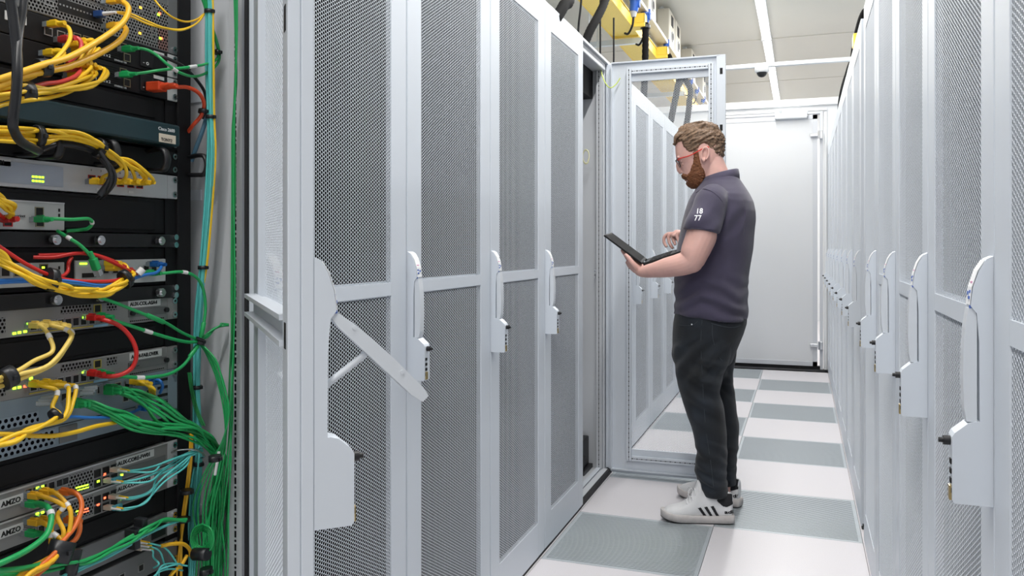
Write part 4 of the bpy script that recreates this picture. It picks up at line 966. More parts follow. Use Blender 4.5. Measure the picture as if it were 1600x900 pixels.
# --- aqua fibres of the core firewalls
ends = []
for k in range(4):
    zpx = [(182, 734, 'a'), (172, 751, 'a'), (180, 776, 'b'), (172, 793, 'b')][k]
    for j in range(2):
        x0, y0 = zpx[0], zpx[1] + 2.5 * j
        cable('aqua fibre from the %s core firewall up to the trunk' % ('upper' if zpx[2] == 'a' else 'lower'), 'aqua', .0017, [(x0, y0, .012), (x0 + 26, y0 + 1, .035), (x0 + 55, y0 - 3 - 5 * (k > 1), .05), (258 - 2 * k, 723 + 9 * k + 3 * j, .055), (282, 712 + 5 * k + 2 * j, .055), (299, 704 + 2 * k + j, .052), (312, 703 + j, .046)], 'aqua fibres from the %s core firewall' % ('upper' if zpx[2] == 'a' else 'lower'), plug0='lc' if j == 0 else None, name='fibre_cable')
for k, (x, y) in enumerate(((182, 749), (183, 792))):
    q = MB(); a = PX(x, y, XF + .02); q.box(a.x - .003, a.x + .003, a.y - .009, a.y + .009, a.z - .004, a.z + .004, .001); tag(q.obj('fibre_clip', mat('aqua_clip', (.08, .35, .45), .4)), 'small aqua clip on the fibres of the %s core firewall' % ('upper' if k == 0 else 'lower'), 'clip')
q = MB(); q.tube(catmull([PX(268, 707, XF + .03), PX(280, 703, XF + .045), PX(305, 703, XF + .06), PX(320, 712, XF + .05), PX(312, 716, XF + .03)], 4), .0018, 7); tag(q.obj('wire_guide_ring', M['chrome']), 'bright wire guide ring gathering the aqua fibres', 'cable ring')
# yellow verticals at the bottom
for k in range(2):
    cable3('yellow cable running down behind the aqua trunk', 'thick yellow', .0026, [PY(x + 2.5 * k, y, 1.20) for x, y in ((298, 678), (296, 720), (291, 765), (285, 810), (283 - 5 * k, 860), (283 - 12 * k, 920))], 'yellow cables behind the trunk foot', n=7)
tie('black tie fixing the yellow cables to the rail foot', PY(292, 768, 1.185), (0, 0, 1), .012)
tie('second black tie below it at the rail foot', PY(286, 812, 1.185), (0, 0, 1), .013)
# --- bottom left: thick green, yellow and orange arcs
cable('thick green cable of the upper AMZO unit, sagging to the picture edge', 'green', .0042, [(46, 787, .012), (62, 787, .035), (76, 794, .055), (80, 812, .07), (72, 836, .08), (45, 858, .09), (10, 876, .10), (-20, 888, .10)], plug0='rj', marks=(.35,), n=9)
cable('thick green cable of the lower AMZO unit, hooked back at the bottom', 'green', .0040, [(46, 833, .012), (66, 834, .035), (82, 842, .055), (86, 858, .065), (76, 876, .075), (48, 886, .085), (10, 891, .095), (-20, 893, .10)], plug0='rj', marks=(.35,), n=9)
for k, (x0, y0, x1) in enumerate(((50, 774, 96), (68, 768, 103), (50, 815, 84), (66, 812, 88))):
    up = k < 2
    cable('yellow cable of the %s AMZO unit bending down to the black tie' % ('upper' if up else 'lower'), 'thick yellow', .0034, [(x0, y0, .012), (x0 + 16, y0 + 1, .035), (x1 - 6, y0 + 14, .05), (x1, y0 + 32, .06), (x1 - 1, 836 if up else 850, .065), (90, 858, .07), (72, 876, .08), (40, 896, .09), (20, 915, .09)], 'yellow cables of the %s AMZO unit' % ('upper' if up else 'lower'), plug0='rj', marks=(.3,))
cable('orange cable of the upper AMZO unit in a wide arc', 'orange', .0038, [(98, 768, .012), (113, 768, .035), (125, 778, .05), (127, 797, .06), (116, 824, .068), (98, 846, .072), (84, 866, .08), (60, 888, .085), (40, 915, .09)], plug0='rj')
cable('orange cable of the lower AMZO unit in a tighter arc', 'orange', .0038, [(106, 812, .012), (118, 812, .035), (125, 822, .05), (120, 840, .058), (104, 855, .065), (90, 872, .075), (60, 896, .085), (45, 915, .085)], plug0='rj')
tie('wide black velcro block holding the orange and yellow arcs', PX(94, 862, XF + .072), (0, -.5, -1), .020, .016, .030, name='velcro_band')
tie('second wide black velcro block beside the first', PX(111, 878, XF + .07), (0, -.3, -1), .012, .012, .036, name='velcro_band')
for k in range(3):
    cable('green cable rising along the bottom to the rail foot', 'green', .0026, [(-20, 896 + 3 * k, .08), (40, 892 + 3 * k, .08), (95, 883 + 2 * k, .075), (130, 874 + 2 * k, .07), (170, 862 - 1 * k, .065), (200, 845 - 2 * k, .06), (230, 826 - 2 * k, .058), (258, 814 - k, .055), (284, 810 + k, .05)], 'green cables rising along the bottom')
cable('aqua cable rising along the bottom beneath the green ones', 'aqua', .0026, [(90, 905, .075), (120, 889, .075), (160, 870, .07), (200, 850, .065), (235, 832, .06), (262, 820, .055), (284, 812, .05)])
cable('second aqua cable at the very bottom of the picture', 'aqua', .0026, [(95, 915, .07), (120, 893, .07), (165, 872, .065), (205, 850, .06)])
for k in range(3):
    cable('aqua fibre hanging from a plug of the lower dark unit', 'aqua', .0016, [(214 + 3 * k, 846 + 5 * k, .012), (238, 850 + 5 * k, .035), (258 - 8 * k, 858 + 6 * k, .045), (272 - 14 * k, 874 + 4 * k, .05), (282 - 20 * k, 890, .05)], 'aqua fibres hanging from the lower dark unit', plug0='lc', name='fibre_cable')
for k in range(3):
    cable('aqua fibre curling at the foot of the rail', 'aqua', .0016, [(236 + 6 * k, 905, .05), (250, 893 - 3 * k, .055), (270, 888 - 4 * k, .055), (288, 890 - 3 * k, .05)], 'aqua fibres curling at the rail foot', name='fibre_cable')
cable('yellow cable hooked over at the rail foot', 'thick yellow', .0034, [(252, 853, .045), (268, 850, .05), (286, 850, .052), (296, 858, .052), (298, 868, .048)])
cable('yellow cable slanting from the rail foot to the bottom edge', 'thick yellow', .0034, [(292, 868, .048), (284, 882, .05), (272, 893, .05), (258, 912, .05)])
q = MB(); a = PX(207, 842, XF + .05); q.box(a.x - .012, a.x + .012, a.y - .006, a.y + .006, a.z - .016, a.z + .016, .002); b2 = PX(220, 822, XF + .05); q.box(b2.x - .01, b2.x + .01, b2.y - .006, b2.y + .006, b2.z - .014, b2.z + .014, .002); q.box(a.x - .008, a.x + .008, a.y, b2.y, a.z + .006, a.z + .016, .001)
tag(q.obj('velcro_band', CC['black']), 'black bracket holding the green cables above the lower plugs', 'cable bracket')
# ================================================================== OVERHEAD
M['tray'] = mat('yellow_fibre_tray', (0.80, 0.56, 0.07), 0.4)
M['traymesh'] = perforated('yellow_slotted_tray_floor', (0.78, 0.58, 0.14), 0.016, 0.0035, ('X', 'Y'), dark=(0.55, 0.40, 0.09))
M['beigebox'] = mat('beige_power_box', (0.62, 0.585, 0.50), 0.45); M['bluep'] = mat('blue_power_plug', (0.015, 0.09, 0.42), 0.35); M['greysock'] = mat('grey_socket_face', (0.42, 0.43, 0.45), 0.4)
TX0, TX1, TZ = -1.49, -1.27, 2.97
t = empty('cable_tray', ((TX0 + TX1) / 2, 0, TZ), 'long yellow perforated cable tray running over the racks', 'cable tray')
w2 = (TX1 - TX0) / 2
q = MB(); q.box(-w2, w2, 2.0, 13.5, 0, .004); q.obj('tray_floor', M['traymesh'], t)
for s_ in (-1, 1):
    q = MB(); q.box(s_ * w2 - .004, s_ * w2 + .004, 2.0, 13.5, -.004, .085, .001); q.box(s_ * w2 - .012, s_ * w2 + .012, 2.0, 13.5, .078, .088, .002); q.obj('side_rail', M['tray'], t)
for k in range(8):
    q = MB(); y = 2.6 + 1.35 * k; q.box(-w2, w2, y, y + .02, -.012, .0); q.obj('cross_rib', M['tray'], t)
for k, y in enumerate((4.1, 6.66, 9.1, 11.5)):
    r = empty('tray_bracket', (-1.5, y, 2.90), 'galvanised bracket under the yellow tray, %s' % ('out of the picture overhead', 'the one in full view above the open cabinet', 'beyond the white partition', 'deep beyond the white partition')[k], 'bracket', 'brackets under the yellow tray')
    q = MB(); q.box(-.22, .27, -.02, .02, 0, .045, .002); q.obj('channel', M['galv'], r)
    for x in (-.19, ):
        q = MB(); q.cyl((x, 0, -.02), (x, 0, .62), .005, 8); q.obj('threaded_rod', M['galv'], r)
    q = MB(); q.box(.268, .273, -.018, .018, .004, .041); q.obj('end_plug', M['black'], r)
for k, y in enumerate((6.42, 7.55, 8.32)):
    r = empty('tray_outlet', (-1.2, y, 2.99), ('yellow drop-off outlet on the tray above the open door', 'yellow drop-off outlet seen through the top of the door mesh', 'farthest yellow drop-off outlet, seen through the door mesh')[k], 'tray outlet')
    q = MB(); q.box(-.07, .035, -.06, .06, -.03, .0, .004); q.box(-.07, .035, -.06, -.052, .0, .075, .002); q.box(.028, .035, -.06, .06, .0, .075, .002); q.box(-.07, .035, .052, .06, 0, .075, .002); q.obj('outlet_body', M['tray'], r)
def conduit(label, pts, r, n=12, ribs=True):
    path = catmull(pts, 10); q = MB()
    rr = [r * (1 + (.07 if i % 2 else -.04)) for i in range(len(path))]
    q.tube(path, rr, n); return tag(q.obj('corrugated_conduit', M['conduit']), label, 'conduit')
conduit('thick black conduit curving up from the cabinet beside the open one', [PY(912, 72, 3.98), PY(922, 48, 4.05), PY(934, 26, 4.15), PY(945, 2, 4.3), PY(950, -25, 4.5), Vector((-1.24, 4.75, 2.93)), Vector((-1.38, 4.9, 2.99))], .022)
conduit('thick black conduit in the corner above the third closed cabinet', [PY(868, 30, 3.3), PY(880, 10, 3.4), PY(888, -15, 3.55), Vector((-1.2, 3.9, 2.93)), Vector((-1.38, 4.1, 2.99))], .024)
q = Vector((-1.17, 6.42, 3.0))
o = conduit('straight black conduit dropping from the nearest yellow outlet', [Vector((-1.17, 6.42, 3.0)), Vector((-1.17, 6.42, 2.8)), Vector((-1.165, 6.36, 2.55)), Vector((-1.15, 6.2, 2.23))], .026)
b = MB(); b.cyl((-1.17, 6.42, 2.955), (-1.17, 6.42, 2.98), .040, 16); b.obj('conduit_collar', M['blackp'], o)
conduit('black conduit curving down behind the door mesh, nearer of two', [Vector((-1.17, 7.55, 3.0)), PY(1060, 118, 7.6), PY(1058, 140, 7.55), PY(1053, 165, 7.45), PY(1048, 190, 7.3)], .028)
conduit('black conduit curving down behind the door mesh, farther of two', [Vector((-1.17, 8.32, 3.0)), PY(1078, 137, 8.35), PY(1077, 160, 8.3), PY(1075, 180, 8.2), PY(1071, 202, 8.1)], .028)
for k, (x0, y0, x1, y1, Y) in enumerate(((908, 2, 904, 40, 4.3), (938, 40, 938, 78, 5.2), (959, 68, 959, 92, 5.2))):
    b = MB(); b.tube(catmull([PY(x0, y0 - 40, Y), PY(x0, y0, Y), PY(x1, y1, Y), PY(x1 - 1, y1 + 25, Y)]), .006, 8); tag(b.obj('hanging_cable', M['black']), 'thin black cable hanging behind the tray, %s' % ('nearest of three', 'middle of three', 'farthest of three')[k], 'cable')
for k, y in enumerate((5.35, 6.58, 7.66, 8.06, 9.3, 10.4, 11.5)):
    r = empty('power_box', (-1.23, y + .17, 3.131), ('beige power box cut off by the top of the picture', 'largest full beige power box under the ceiling', 'beige power box above the straight black conduit', 'beige power box close behind the one above the straight conduit',
        'beige power box far back over the partition, first of three', 'beige power box far back over the partition, second of three', 'beige power box far back over the partition, last of three')[k], 'power box', 'beige power boxes along the ceiling')
    q = MB(); q.box(-.06, .06, -.17, .17, 0, .335, .008); q.obj('casing', M['beigebox'], r)
    q = MB(); q.box(-.05, .05, -.172, -.170, .02, .315, .001); q.obj('end_plate', M['beigebox'], r)
    for z in (.215, ):
        q = MB(); q.box(.058, .064, -.06, .06, z - .02, z + .08, .004); q.obj('breaker_window', M['black'], r)
    q = MB(); q.cyl((.058, 0, .10), (.068, 0, .10), .05, 20); q.cyl((.066, 0, .10), (.07, 0, .10), .034, 20, 1); q.obj('round_socket', [M['greysock'], M['dark']], r)
    q = MB(); q.box(-.06, -.02, -.05, .05, .335, .39); q.obj('hanger', M['galv'], r)
bp = [(990, 12), (1007, 32), (1040, 72), (1067, 117), (1078, 131), (1088, 144), (1098, 158)]
for k, (x, y) in enumerate(bp):
    a = PX(x, y, -1.19)
    r = empty('power_plug', a, 'blue round power plug, %s' % ('nearest and largest, under the top edge of the picture', 'just above the yellow outlet', 'in front of the boxes beside the straight conduit', 'seen through the door mesh, first from the hinge side', 'seen through the door mesh, second from the hinge side', 'seen through the door mesh, third from the hinge side', 'seen through the door mesh, farthest')[k], 'power plug', 'blue power plugs under the boxes')
    g_ = .95 if k < 2 else .66
    q = MB(); q.cyl((0, 0, -.03), (.01, 0, .05), .034, 14, r1=.040); q.cyl((.01, 0, .05), (.012, 0, .062), .046, 14); q.scaled(g_).obj('plug_body', M['bluep'], r)
    q = MB(); q.box(.036, .052, -.02, .02, .0, .09, .005); q.scaled(g_).obj('hinged_lid', M['bluep'], r)
    q = MB(); q.cyl((0, 0, -.075), (0, 0, -.03), .018, 12, r1=.030); q.scaled(g_).obj('grey_gland', M['greysock'], r)
    q = MB(); q.tube(catmull([Vector((0, 0, -.07)), Vector((-.01, 0, -.14)), Vector((-.05, .04, -.19)), Vector((-.09, .10, -.17))]), .009, 8); q.scaled(g_).obj('flex', M['black'], r)
    q = MB(); q.box(-.012, .016, -.014, .014, .04 * g_, 3.102 - a.z); q.obj('socket_stem', M['beigebox'], r)
b = MB(); b.box(-1.275, -1.165, 4.6, 13.4, 3.10, 3.131, .004); o = b.obj('busbar_trunking', M['beigebox']); tag(o, 'beige busbar trunking carrying the power boxes above the tray', 'busbar')
for y in (5.0, 7.3, 9.9, 12.4):
    q = MB(); q.cyl((-1.295, y, 3.11), (-1.295, y, ZC), .006, 8); q.box(-1.30, -1.27, y - .012, y + .012, 3.10, 3.118); q.obj('threaded_rod', M['galv'], o)
# cross pipe with the dome camera
pa = PY(1131, 105, 6.5); pb = PY(1331, 94.5, 6.5)
zc = (pa.z + pb.z) / 2
b = MB(); b.box(-1.60, .62, 6.48, 6.52, zc - .014, zc + .016, .003); pr = b.obj('cross_rail', M['galv']); tag(pr, 'thin grey rail crossing the aisle under the ceiling', 'rail')
for x in (-1.58, .60):
    q = MB(); q.cyl((x, 6.5, zc), (x, 6.5, ZC), .005, 8); q.obj('threaded_rod', M['galv'], pr)
dc = PY(1190, 106, 6.46); r = empty('dome_camera', (dc.x, 6.5, zc - .014), 'small white dome camera hanging from the grey cross rail', 'dome camera')
q = MB(); q.loft([[Vector((w * cos(a), w * sin(a), z)) for a in [2 * pi * k / 24 for k in range(24)]] for z, w in ((.0, .052), (-.012, .056), (-.034, .052), (-.040, .044))]); q.obj('housing', M['whitepl'], r)
q = MB(); q.loft([[Vector((.038 * cos(p_) * cos(a), .038 * cos(p_) * sin(a), -.040 - .036 * sin(p_))) for a in [2 * pi * k / 20 for k in range(20)]] for p_ in (0, .3, .6, .9, 1.2, 1.5)]); q.obj('dome', M['blackp'], r)
# odds and ends over the opposite cabinets
for k, (x, y, X, rr, L) in enumerate(((1345, 30, .42, .022, .5), (1331, 98, .40, .028, .35), (1324, 118, .40, .028, .3), (1320, 135, .42, .026, .3))):
    a = PX(x, y, X); b = MB(); b.tube(catmull([Vector((X - .02, a.y - .1, 2.2)), Vector((X - .06, a.y, (2.2 + a.z) / 2)), a, a + Vector((.1, .1, .12)), a + Vector((.3, .2, .15))]), rr, 10)
    tag(b.obj('corrugated_conduit', M['conduit']), 'black conduit bulging over the opposite cabinets, %s' % ('nearest, at the top of the picture', 'second from the photographer', 'third from the photographer', 'farthest')[k], 'conduit')
a = PX(1340, 63, .36); r = MB(); r.box(a.x - .03, a.x + .06, a.y - .05, a.y + .08, a.z - .04, a.z + .04, .006); r.box(a.x + .0, a.x + .02, a.y, a.y + .03, 2.221, a.z); tag(r.obj('tray_outlet', M['tray']), 'small yellow outlet poking up over the opposite cabinets', 'tray outlet')
# ================================================================== LAPTOP
LY0, LY1 = 3.62, 3.92
hn, hf = PY(1004.5, 411.5, LY0), PY(1011.5, 404.5, LY1); tn, tf = PY(945, 366, LY0), PY(956.5, 358.5, LY1); bn = PY(1081, 387, LY0)
hx = (hf - hn); W = hx.length; hx.normalize()
lv_ = (tn - hn); LL = .215; lv_ = (lv_ - hx * lv_.dot(hx)).normalized(); bv = (bn - hn); bv = (bv - hx * bv.dot(hx)).normalized()
lap = empty('laptop', hn, 'thin black open laptop resting on the forearm of the man', 'laptop'); M['lap'] = mat('black_laptop_shell', (0.006, 0.006, 0.007), 0.6, spec=.25); M['screen'] = mat('dark_glossy_screen', (0.004, 0.004, 0.005), 0.7, spec=.08); M['deck'] = mat('grey_laptop_deck', (0.05, 0.052, 0.056), 0.5)
def fr(u, v):
    n_ = u.cross(v).normalized(); R = Matrix((u, v, n_)).transposed().to_4x4(); return R
Rb = fr(hx, bv)      # x along hinge, y towards the man, z = normal
zb_ = 1 if (Rb @ Vector((0, 0, 1))).z > 0 else -1
q = MB(); q.box(0, W, .0, .225, -.017 * zb_, 0, .003, M4=Rb); q.obj('base', M['lap'], lap)
q = MB(); q.box(.008, W - .008, .012, .218, 0, .0008 * zb_, M4=Rb); q.obj('keyboard_deck', M['deck'], lap)
q = MB()
for i in range(12):
    for j in range(5): q.box(.018 + i * (W - .036) / 12, .018 + (i + .86) * (W - .036) / 12, .03 + j * .02, .047 + j * .02, .0008 * zb_, .0025 * zb_, M4=Rb)
q.obj('keys', M['lap'], lap)
q = MB(); q.box(W / 2 - .05, W / 2 + .05, .145, .205, .0008 * zb_, .0014 * zb_, M4=Rb); q.obj('touchpad', M['lap'], lap)
Rl = fr(hx, lv_)
zl = 1 if (Rl @ Vector((0, 0, 1))).x > 0 else -1
q = MB(); q.box(0, W, .004, LL, -.008 * zl, 0, .002, M4=Rl); q.obj('lid', M['lap'], lap)
q = MB(); q.box(.008, W - .008, .016, LL - .008, 0, .0006 * zl, M4=Rl); q.obj('screen', M['screen'], lap)
for x in (.03, W - .05):
    q = MB(); q.cyl(Rl @ Vector((x, .0, -.004 * zl)), Rl @ Vector((x + .03, .0, -.004 * zl)), .006, 10); q.obj('hinge', M['lap'], lap)

# ================================================================== THE MAN
M['skin'] = mat('fair_skin', (0.72, 0.43, 0.375), 0.5, nscale=30, namt=0.05, bump=0.12, bscale=420); 
M['skin'].node_tree.nodes['Principled BSDF'].inputs['Subsurface Weight'].default_value = 0.12
M['skin'].node_tree.nodes['Principled BSDF'].inputs['Subsurface Radius'].default_value = (0.01, 0.004, 0.002)
M['polo'] = mat('faded_navy_purple_pique_cotton', (0.052, 0.044, 0.082), 0.85, sheen=0.25, nscale=9, namt=0.16, bump=0.5, bscale=900)
M['jeans'] = mat('dark_indigo_denim', (0.0075, 0.011, 0.017), 0.85, sheen=0.15, nscale=8, namt=0.65, bump=0.5, bscale=800)
M['seam'] = mat('denim_stitching', (0.045, 0.055, 0.065), 0.8); M['hair'] = mat('brown_hair', (0.17, 0.105, 0.065), 0.6, nscale=110, namt=0.55, bump=0.8, bscale=260)
M['beard'] = mat('ginger_brown_beard', (0.19, 0.070, 0.027), 0.7, nscale=160, namt=0.4, bump=0.9, bscale=330)
M['shoe'] = mat('white_sneaker_leather', (0.70, 0.70, 0.71), 0.45, nscale=25, namt=0.03); M['sole'] = mat('grubby_white_rubber', (0.50, 0.47, 0.46), 0.6, nscale=40, namt=0.10); M['outsole'] = mat('black_outsole', (0.01, 0.01, 0.01), 0.7)
M['felt'] = mat('black_padded_collar', (0.014, 0.014, 0.017), 0.9); M['eyew'] = mat('eye_white', (0.75, 0.73, 0.72), 0.2); M['iris'] = mat('dark_iris', (0.03, 0.03, 0.03), 0.2); M['lips'] = mat('lip_skin', (0.42, 0.15, 0.13), 0.5)
M['redt'] = mat('red_glasses_temple', (0.62, 0.03, 0.02), 0.3); M['lens'] = mat('clear_lens', (0.9, 0.92, 0.95), 0.03, trans=0.95); M['printw'] = mat('white_print', (0.75, 0.75, 0.78), 0.6)
YC = 3.80
def xs(px, Y=YC): return PY(px, 386, Y).x
def zs(py, px=1110, Y=YC): return PY(px, py, Y).z
def ring(py, pf, pb, hw, Y=YC, n=40, e=2.3, shape=None):
    x0, x1 = xs(pf, Y), xs(pb, Y); xc, a = (x0 + x1) / 2, (x1 - x0) / 2; z = zs(py, (pf + pb) / 2, Y); out = []
    for k in range(n):
        t = 2 * pi * k / n; c_, s_ = cos(t), sin(t)
        cx = math.copysign(abs(c_) ** (2 / e), c_); sy = math.copysign(abs(s_) ** (2 / e), s_)
        x = xc + a * cx; y = Y + hw * sy
        if shape: x, y = shape(x, y, xc, a, Y)
        out.append(Vector((x, y, z)))
    return out
HT = [(194, 1086, 1101, .018), (196, 1077, 1109, .034), (199, 1069, 1116, .047), (204, 1062, 1121.5, .058), (211, 1057, 1126, .067), (220, 1055, 1129, .073), (230, 1055, 1130, .0755), (239, 1055.5, 1130, .076), (246, 1056.5, 1129.5, .075), (250, 1059, 1129, .0735), (256, 1062, 1127.5, .071), (262, 1064, 1124, .068), (268, 1066, 1120, .064), (273, 1067, 1116, .060), (277, 1069, 1112, .056), (282, 1071.5, 1108, .050), (287, 1075, 1104, .043), (292, 1079.5, 1099, .033), (295, 1084, 1093, .016)]
def head_shape(x, y, xc, a, Y):
    f = max(0, (xc - x) / a); y = Y + (y - Y) * (1 - .20 * f ** 1.5); return x, y
def head_pt(py, t, off=0.0):
    pf, pb, hw = interp(HT, py)
    x0, x1 = xs(pf), xs(pb); xc, a = (x0 + x1) / 2, (x1 - x0) / 2; z = zs(py, 1095)
    c_, s_ = cos(t), sin(t); e = 2.2
    x = xc + (a + off) * math.copysign(abs(c_) ** (2 / e), c_); y = YC + (hw + off) * math.copysign(abs(s_) ** (2 / e), s_)
    x, y = head_shape(x, y, xc, a, YC); return Vector((x, y, z))
def px_of(v):
    d = -v.x * S + v.y * C; u = v.x * C + v.y * S; return 800 + F * u / d, YH + F * (H0 - v.z) / d
body = MB()
body.loft([[head_pt(r_[0], 2 * pi * k / 40) for k in range(40)] for r_ in HT])
def P3(px, py, Y): return PY(px, py, Y)
# nose, brow, lips, chin
body.tube([P3(1059.5, 246, YC), P3(1059.2, 252, YC), P3(1059.4, 259, YC), P3(1061.4, 266.0, YC), P3(1064.8, 271, YC)], [.008, .0085, .0105, .0120, .009], 12)
for s_ in (-1, 1):
    body.ell(P3(1067, 269.0, YC + s_ * .013), (.011, .008, .0085)); body.ell(P3(1060.8, 246.5, YC + s_ * .026), (.010, .020, .0065))
body.ell(P3(1071.5, 278, YC), (.009, .022, .004)); body.ell(P3(1074.5, 282.5, YC), (.009, .019, .0045)); body.ell(P3(1081, 290, YC), (.012, .020, .012))
def ear(s_):
    Y = YC + s_ * .0785; e = []
    for k in range(11):
        t = radians(-150 + 300 * k / 10); e.append(P3(1101.5 + 6.2 * sin(t + .25) + 0, 240.5 - 11.5 * cos(t + .25 - .25) * .92, Y + s_ * (.009 + .007 * (k / 10))))
    body.tube(e, .0048, 8); body.ell(P3(1101.5, 241, Y - s_ * .002), (.015, .006, .028)); body.ell(P3(1100, 250.5, Y + s_ * .006), (.0075, .0055, .010)); body.ell(P3(1096.5, 243, Y + s_ * .006), (.004, .008, .007))
ear(-1); ear(1)
# neck and trunk (under the clothes)
body.loft([ring(248, 1098, 1130, .056), ring(260, 1097, 1135, .058), ring(274, 1099, 1141, .060), ring(290, 1098, 1150, .068), ring(305, 1090, 1158, .085), ring(318, 1084, 1166, .13)])
body.loft([ring(y, a + 5, b_ - 5, h - .018) for y, a, b_, h in ((305, 1084, 1170, .15), (318, 1076, 1177, .19), (340, 1072, 1180, .20), (370, 1066, 1177, .19), (400, 1063, 1172, .18), (440, 1060, 1167, .18), (470, 1060, 1167, .18), (500, 1058, 1166, .18), (540, 1058, 1152, .175), (560, 1062, 1146, .17))])
ARM = [(1114, 314, 3.625, .052), (1106, 338, 3.585, .055), (1098, 358, 3.56, .063), (1095, 371, 3.555, .0665), (1086, 393, 3.545, .061), (1080, 407, 3.545, .0525), (1063, 413.5, 3.555, .0495), (1042, 418, 3.58, .0440), (1022, 422, 3.61, .034), (1006, 424, 3.64, .0275), (998, 421, 3.655, .027)]
pa_ = [P3(a, b_, c) for a, b_, c, d in ARM]
def smooth_tube(mb, rows, n=16, seg=4, squash=None):
    P = catmull([P3(a, b_, c) for a, b_, c, d in rows], seg); R = []
    for i in range(len(rows) - 1):
        for k in range(seg): R.append(rows[i][3] + (rows[i + 1][3] - rows[i][3]) * k / seg)
    R.append(rows[-1][3]); mb.tube(P, R, n, squash=squash)
smooth_tube(body, ARM, 20)
body.ell(P3(1080, 409, 3.545), (.052, .047, .050))
# supporting hand: palm under the hinge, four fingers up the back of the lid, thumb along its near edge
smooth_tube(body, [(1002, 422, 3.65, .027), (995, 417, 3.665, .030), (989, 411, 3.68, .030), (984, 405, 3.685, .026)], 16)
body.ell(P3(990, 412, 3.69), (.032, .044, .030))
for k in range(4):
    Y = 3.645 + .0225 * k; L = (.92, 1.05, 1.0, .82)[k]
    smooth_tube(body, [(990, 412, Y, .0105), (983 - .5 * k, 405, Y + .002, .010), (978 - 1.2 * L, 399.5 - 2 * L, Y + .004, .0092), (975 - 1.8 * L, 394.5 - 1.5 * L, Y + .006, .0085), (972.6 - 1.0 * L, 390.8 - 1.5 * L, Y + .008, .0072)], 10)
smooth_tube(body, [(997, 419, 3.635, .016), (990, 413, 3.622, .0135), (984, 405.5, 3.615, .0115), (979.5, 400, 3.613, .0095), (976.5, 396.5, 3.613, .0078)], 10)
# right arm: elbow back, hand hovering over the keys
smooth_tube(body, [(1120, 314, 3.975, .052), (1114, 345, 4.01, .054), (1112, 378, 4.03, .052), (1108, 396, 4.02, .048), (1096, 393, 3.98, .043), (1082, 382, 3.92, .032), (1071, 374, 3.88, .027)], 16)
smooth_tube(body, [(1073, 375, 3.88, .026), (1066, 370.5, 3.87, .027), (1059, 367.5, 3.86, .027), (1053, 367, 3.855, .022)], 14)
body.ell(P3(1059, 368.5, 3.858), (.032, .040, .016))
for rows in (
    [(1056, 366.5, 3.895, .0105), (1045, 365.5, 3.905, .0098), (1038.5, 370, 3.908, .0090), (1037.5, 378.5, 3.908, .0082), (1042, 386.5, 3.905, .0070)],
    [(1057, 366, 3.872, .0110), (1049, 365.5, 3.876, .0102), (1044.5, 371, 3.876, .0092), (1046.5, 380.5, 3.874, .0084), (1051.5, 388.5, 3.870, .0072)],
    [(1059, 365.5, 3.848, .0110), (1053.5, 364.5, 3.846, .0102), (1051, 370.5, 3.845, .0090), (1053, 377.5, 3.843, .0083), (1055.8, 383.0, 3.840, .0072)],
    [(1063, 366, 3.826, .0105), (1060, 364.0, 3.820, .0098), (1057.8, 368, 3.817, .0088), (1059.5, 375, 3.815, .0080), (1062.5, 380.5, 3.813, .0070)],
    [(1070, 374, 3.850, .0125), (1067, 377.5, 3.828, .0115), (1063, 379.5, 3.812, .0098), (1058.8, 379.5, 3.805, .0078)]): smooth_tube(body, rows, 10)
# legs (under the jeans)
smooth_tube(body, [(1102, 545, 3.72, .070), (1094, 590, 3.71, .066), (1098, 630, 3.705, .048), (1109, 690, 3.705, .046), (1114, 740, 3.705, .034), (1120, 798, 3.705, .024)], 14)
smooth_tube(body, [(1108, 545, 3.89, .070), (1112, 590, 3.90, .066), (1124, 635, 3.92, .048), (1131, 690, 3.925, .044), (1131, 735, 3.93, .034), (1135, 778, 3.935, .024)], 14)
man = remeshed(body, 'person', M['skin'], .0034, 3)
tag(man, 'bearded man in a dark polo and jeans, typing on the laptop he holds', 'person')
bvh_man = BVHTree.FromObject(man, bpy.context.evaluated_depsgraph_get())

# ---- hair and beard: shells over the head whose edges sink under the skin
def inside(poly, x, y):
    c_ = False; j = len(poly) - 1
    for i in range(len(poly)):
        (xi, yi), (xj, yj) = poly[i], poly[j]
        if (yi > y) != (yj > y) and x < (xj - xi) * (y - yi) / (yj - yi) + xi: c_ = not c_
        j = i
    return c_
def edge_dist(poly, x, y):
    best = 1e9
    for i in range(len(poly)):
        (x0, y0), (x1, y1) = poly[i], poly[(i + 1) % len(poly)]
        dx, dy = x1 - x0, y1 - y0; t = max(0, min(1, ((x - x0) * dx + (y - y0) * dy) / (dx * dx + dy * dy + 1e-9)))
        best = min(best, math.hypot(x - x0 - t * dx, y - y0 - t * dy))
    return best if inside(poly, x, y) else -best
hair_poly = [(1040, 226), (1040, 180), (1150, 180), (1150, 249), (1131, 249), (1126, 247), (1120, 242), (1113, 234), (1109, 229), (1102, 226.5), (1097, 228), (1094.5, 234), (1092.5, 246), (1088, 246), (1085, 241), (1078, 237), (1071, 230), (1068.5, 219), (1060, 222), (1054, 228)]
beard_poly = [(1087, 241), (1094, 241), (1095.5, 252), (1098.5, 262), (1102.5, 270), (1103, 279), (1096, 290), (1089, 305), (1070, 305), (1070, 288), (1071, 284.5), (1077, 284.8), (1076.5, 281.0), (1068, 280.2), (1063, 273.0), (1069, 271.5), (1076, 275), (1081, 270), (1083.5, 262), (1087.5, 252)]
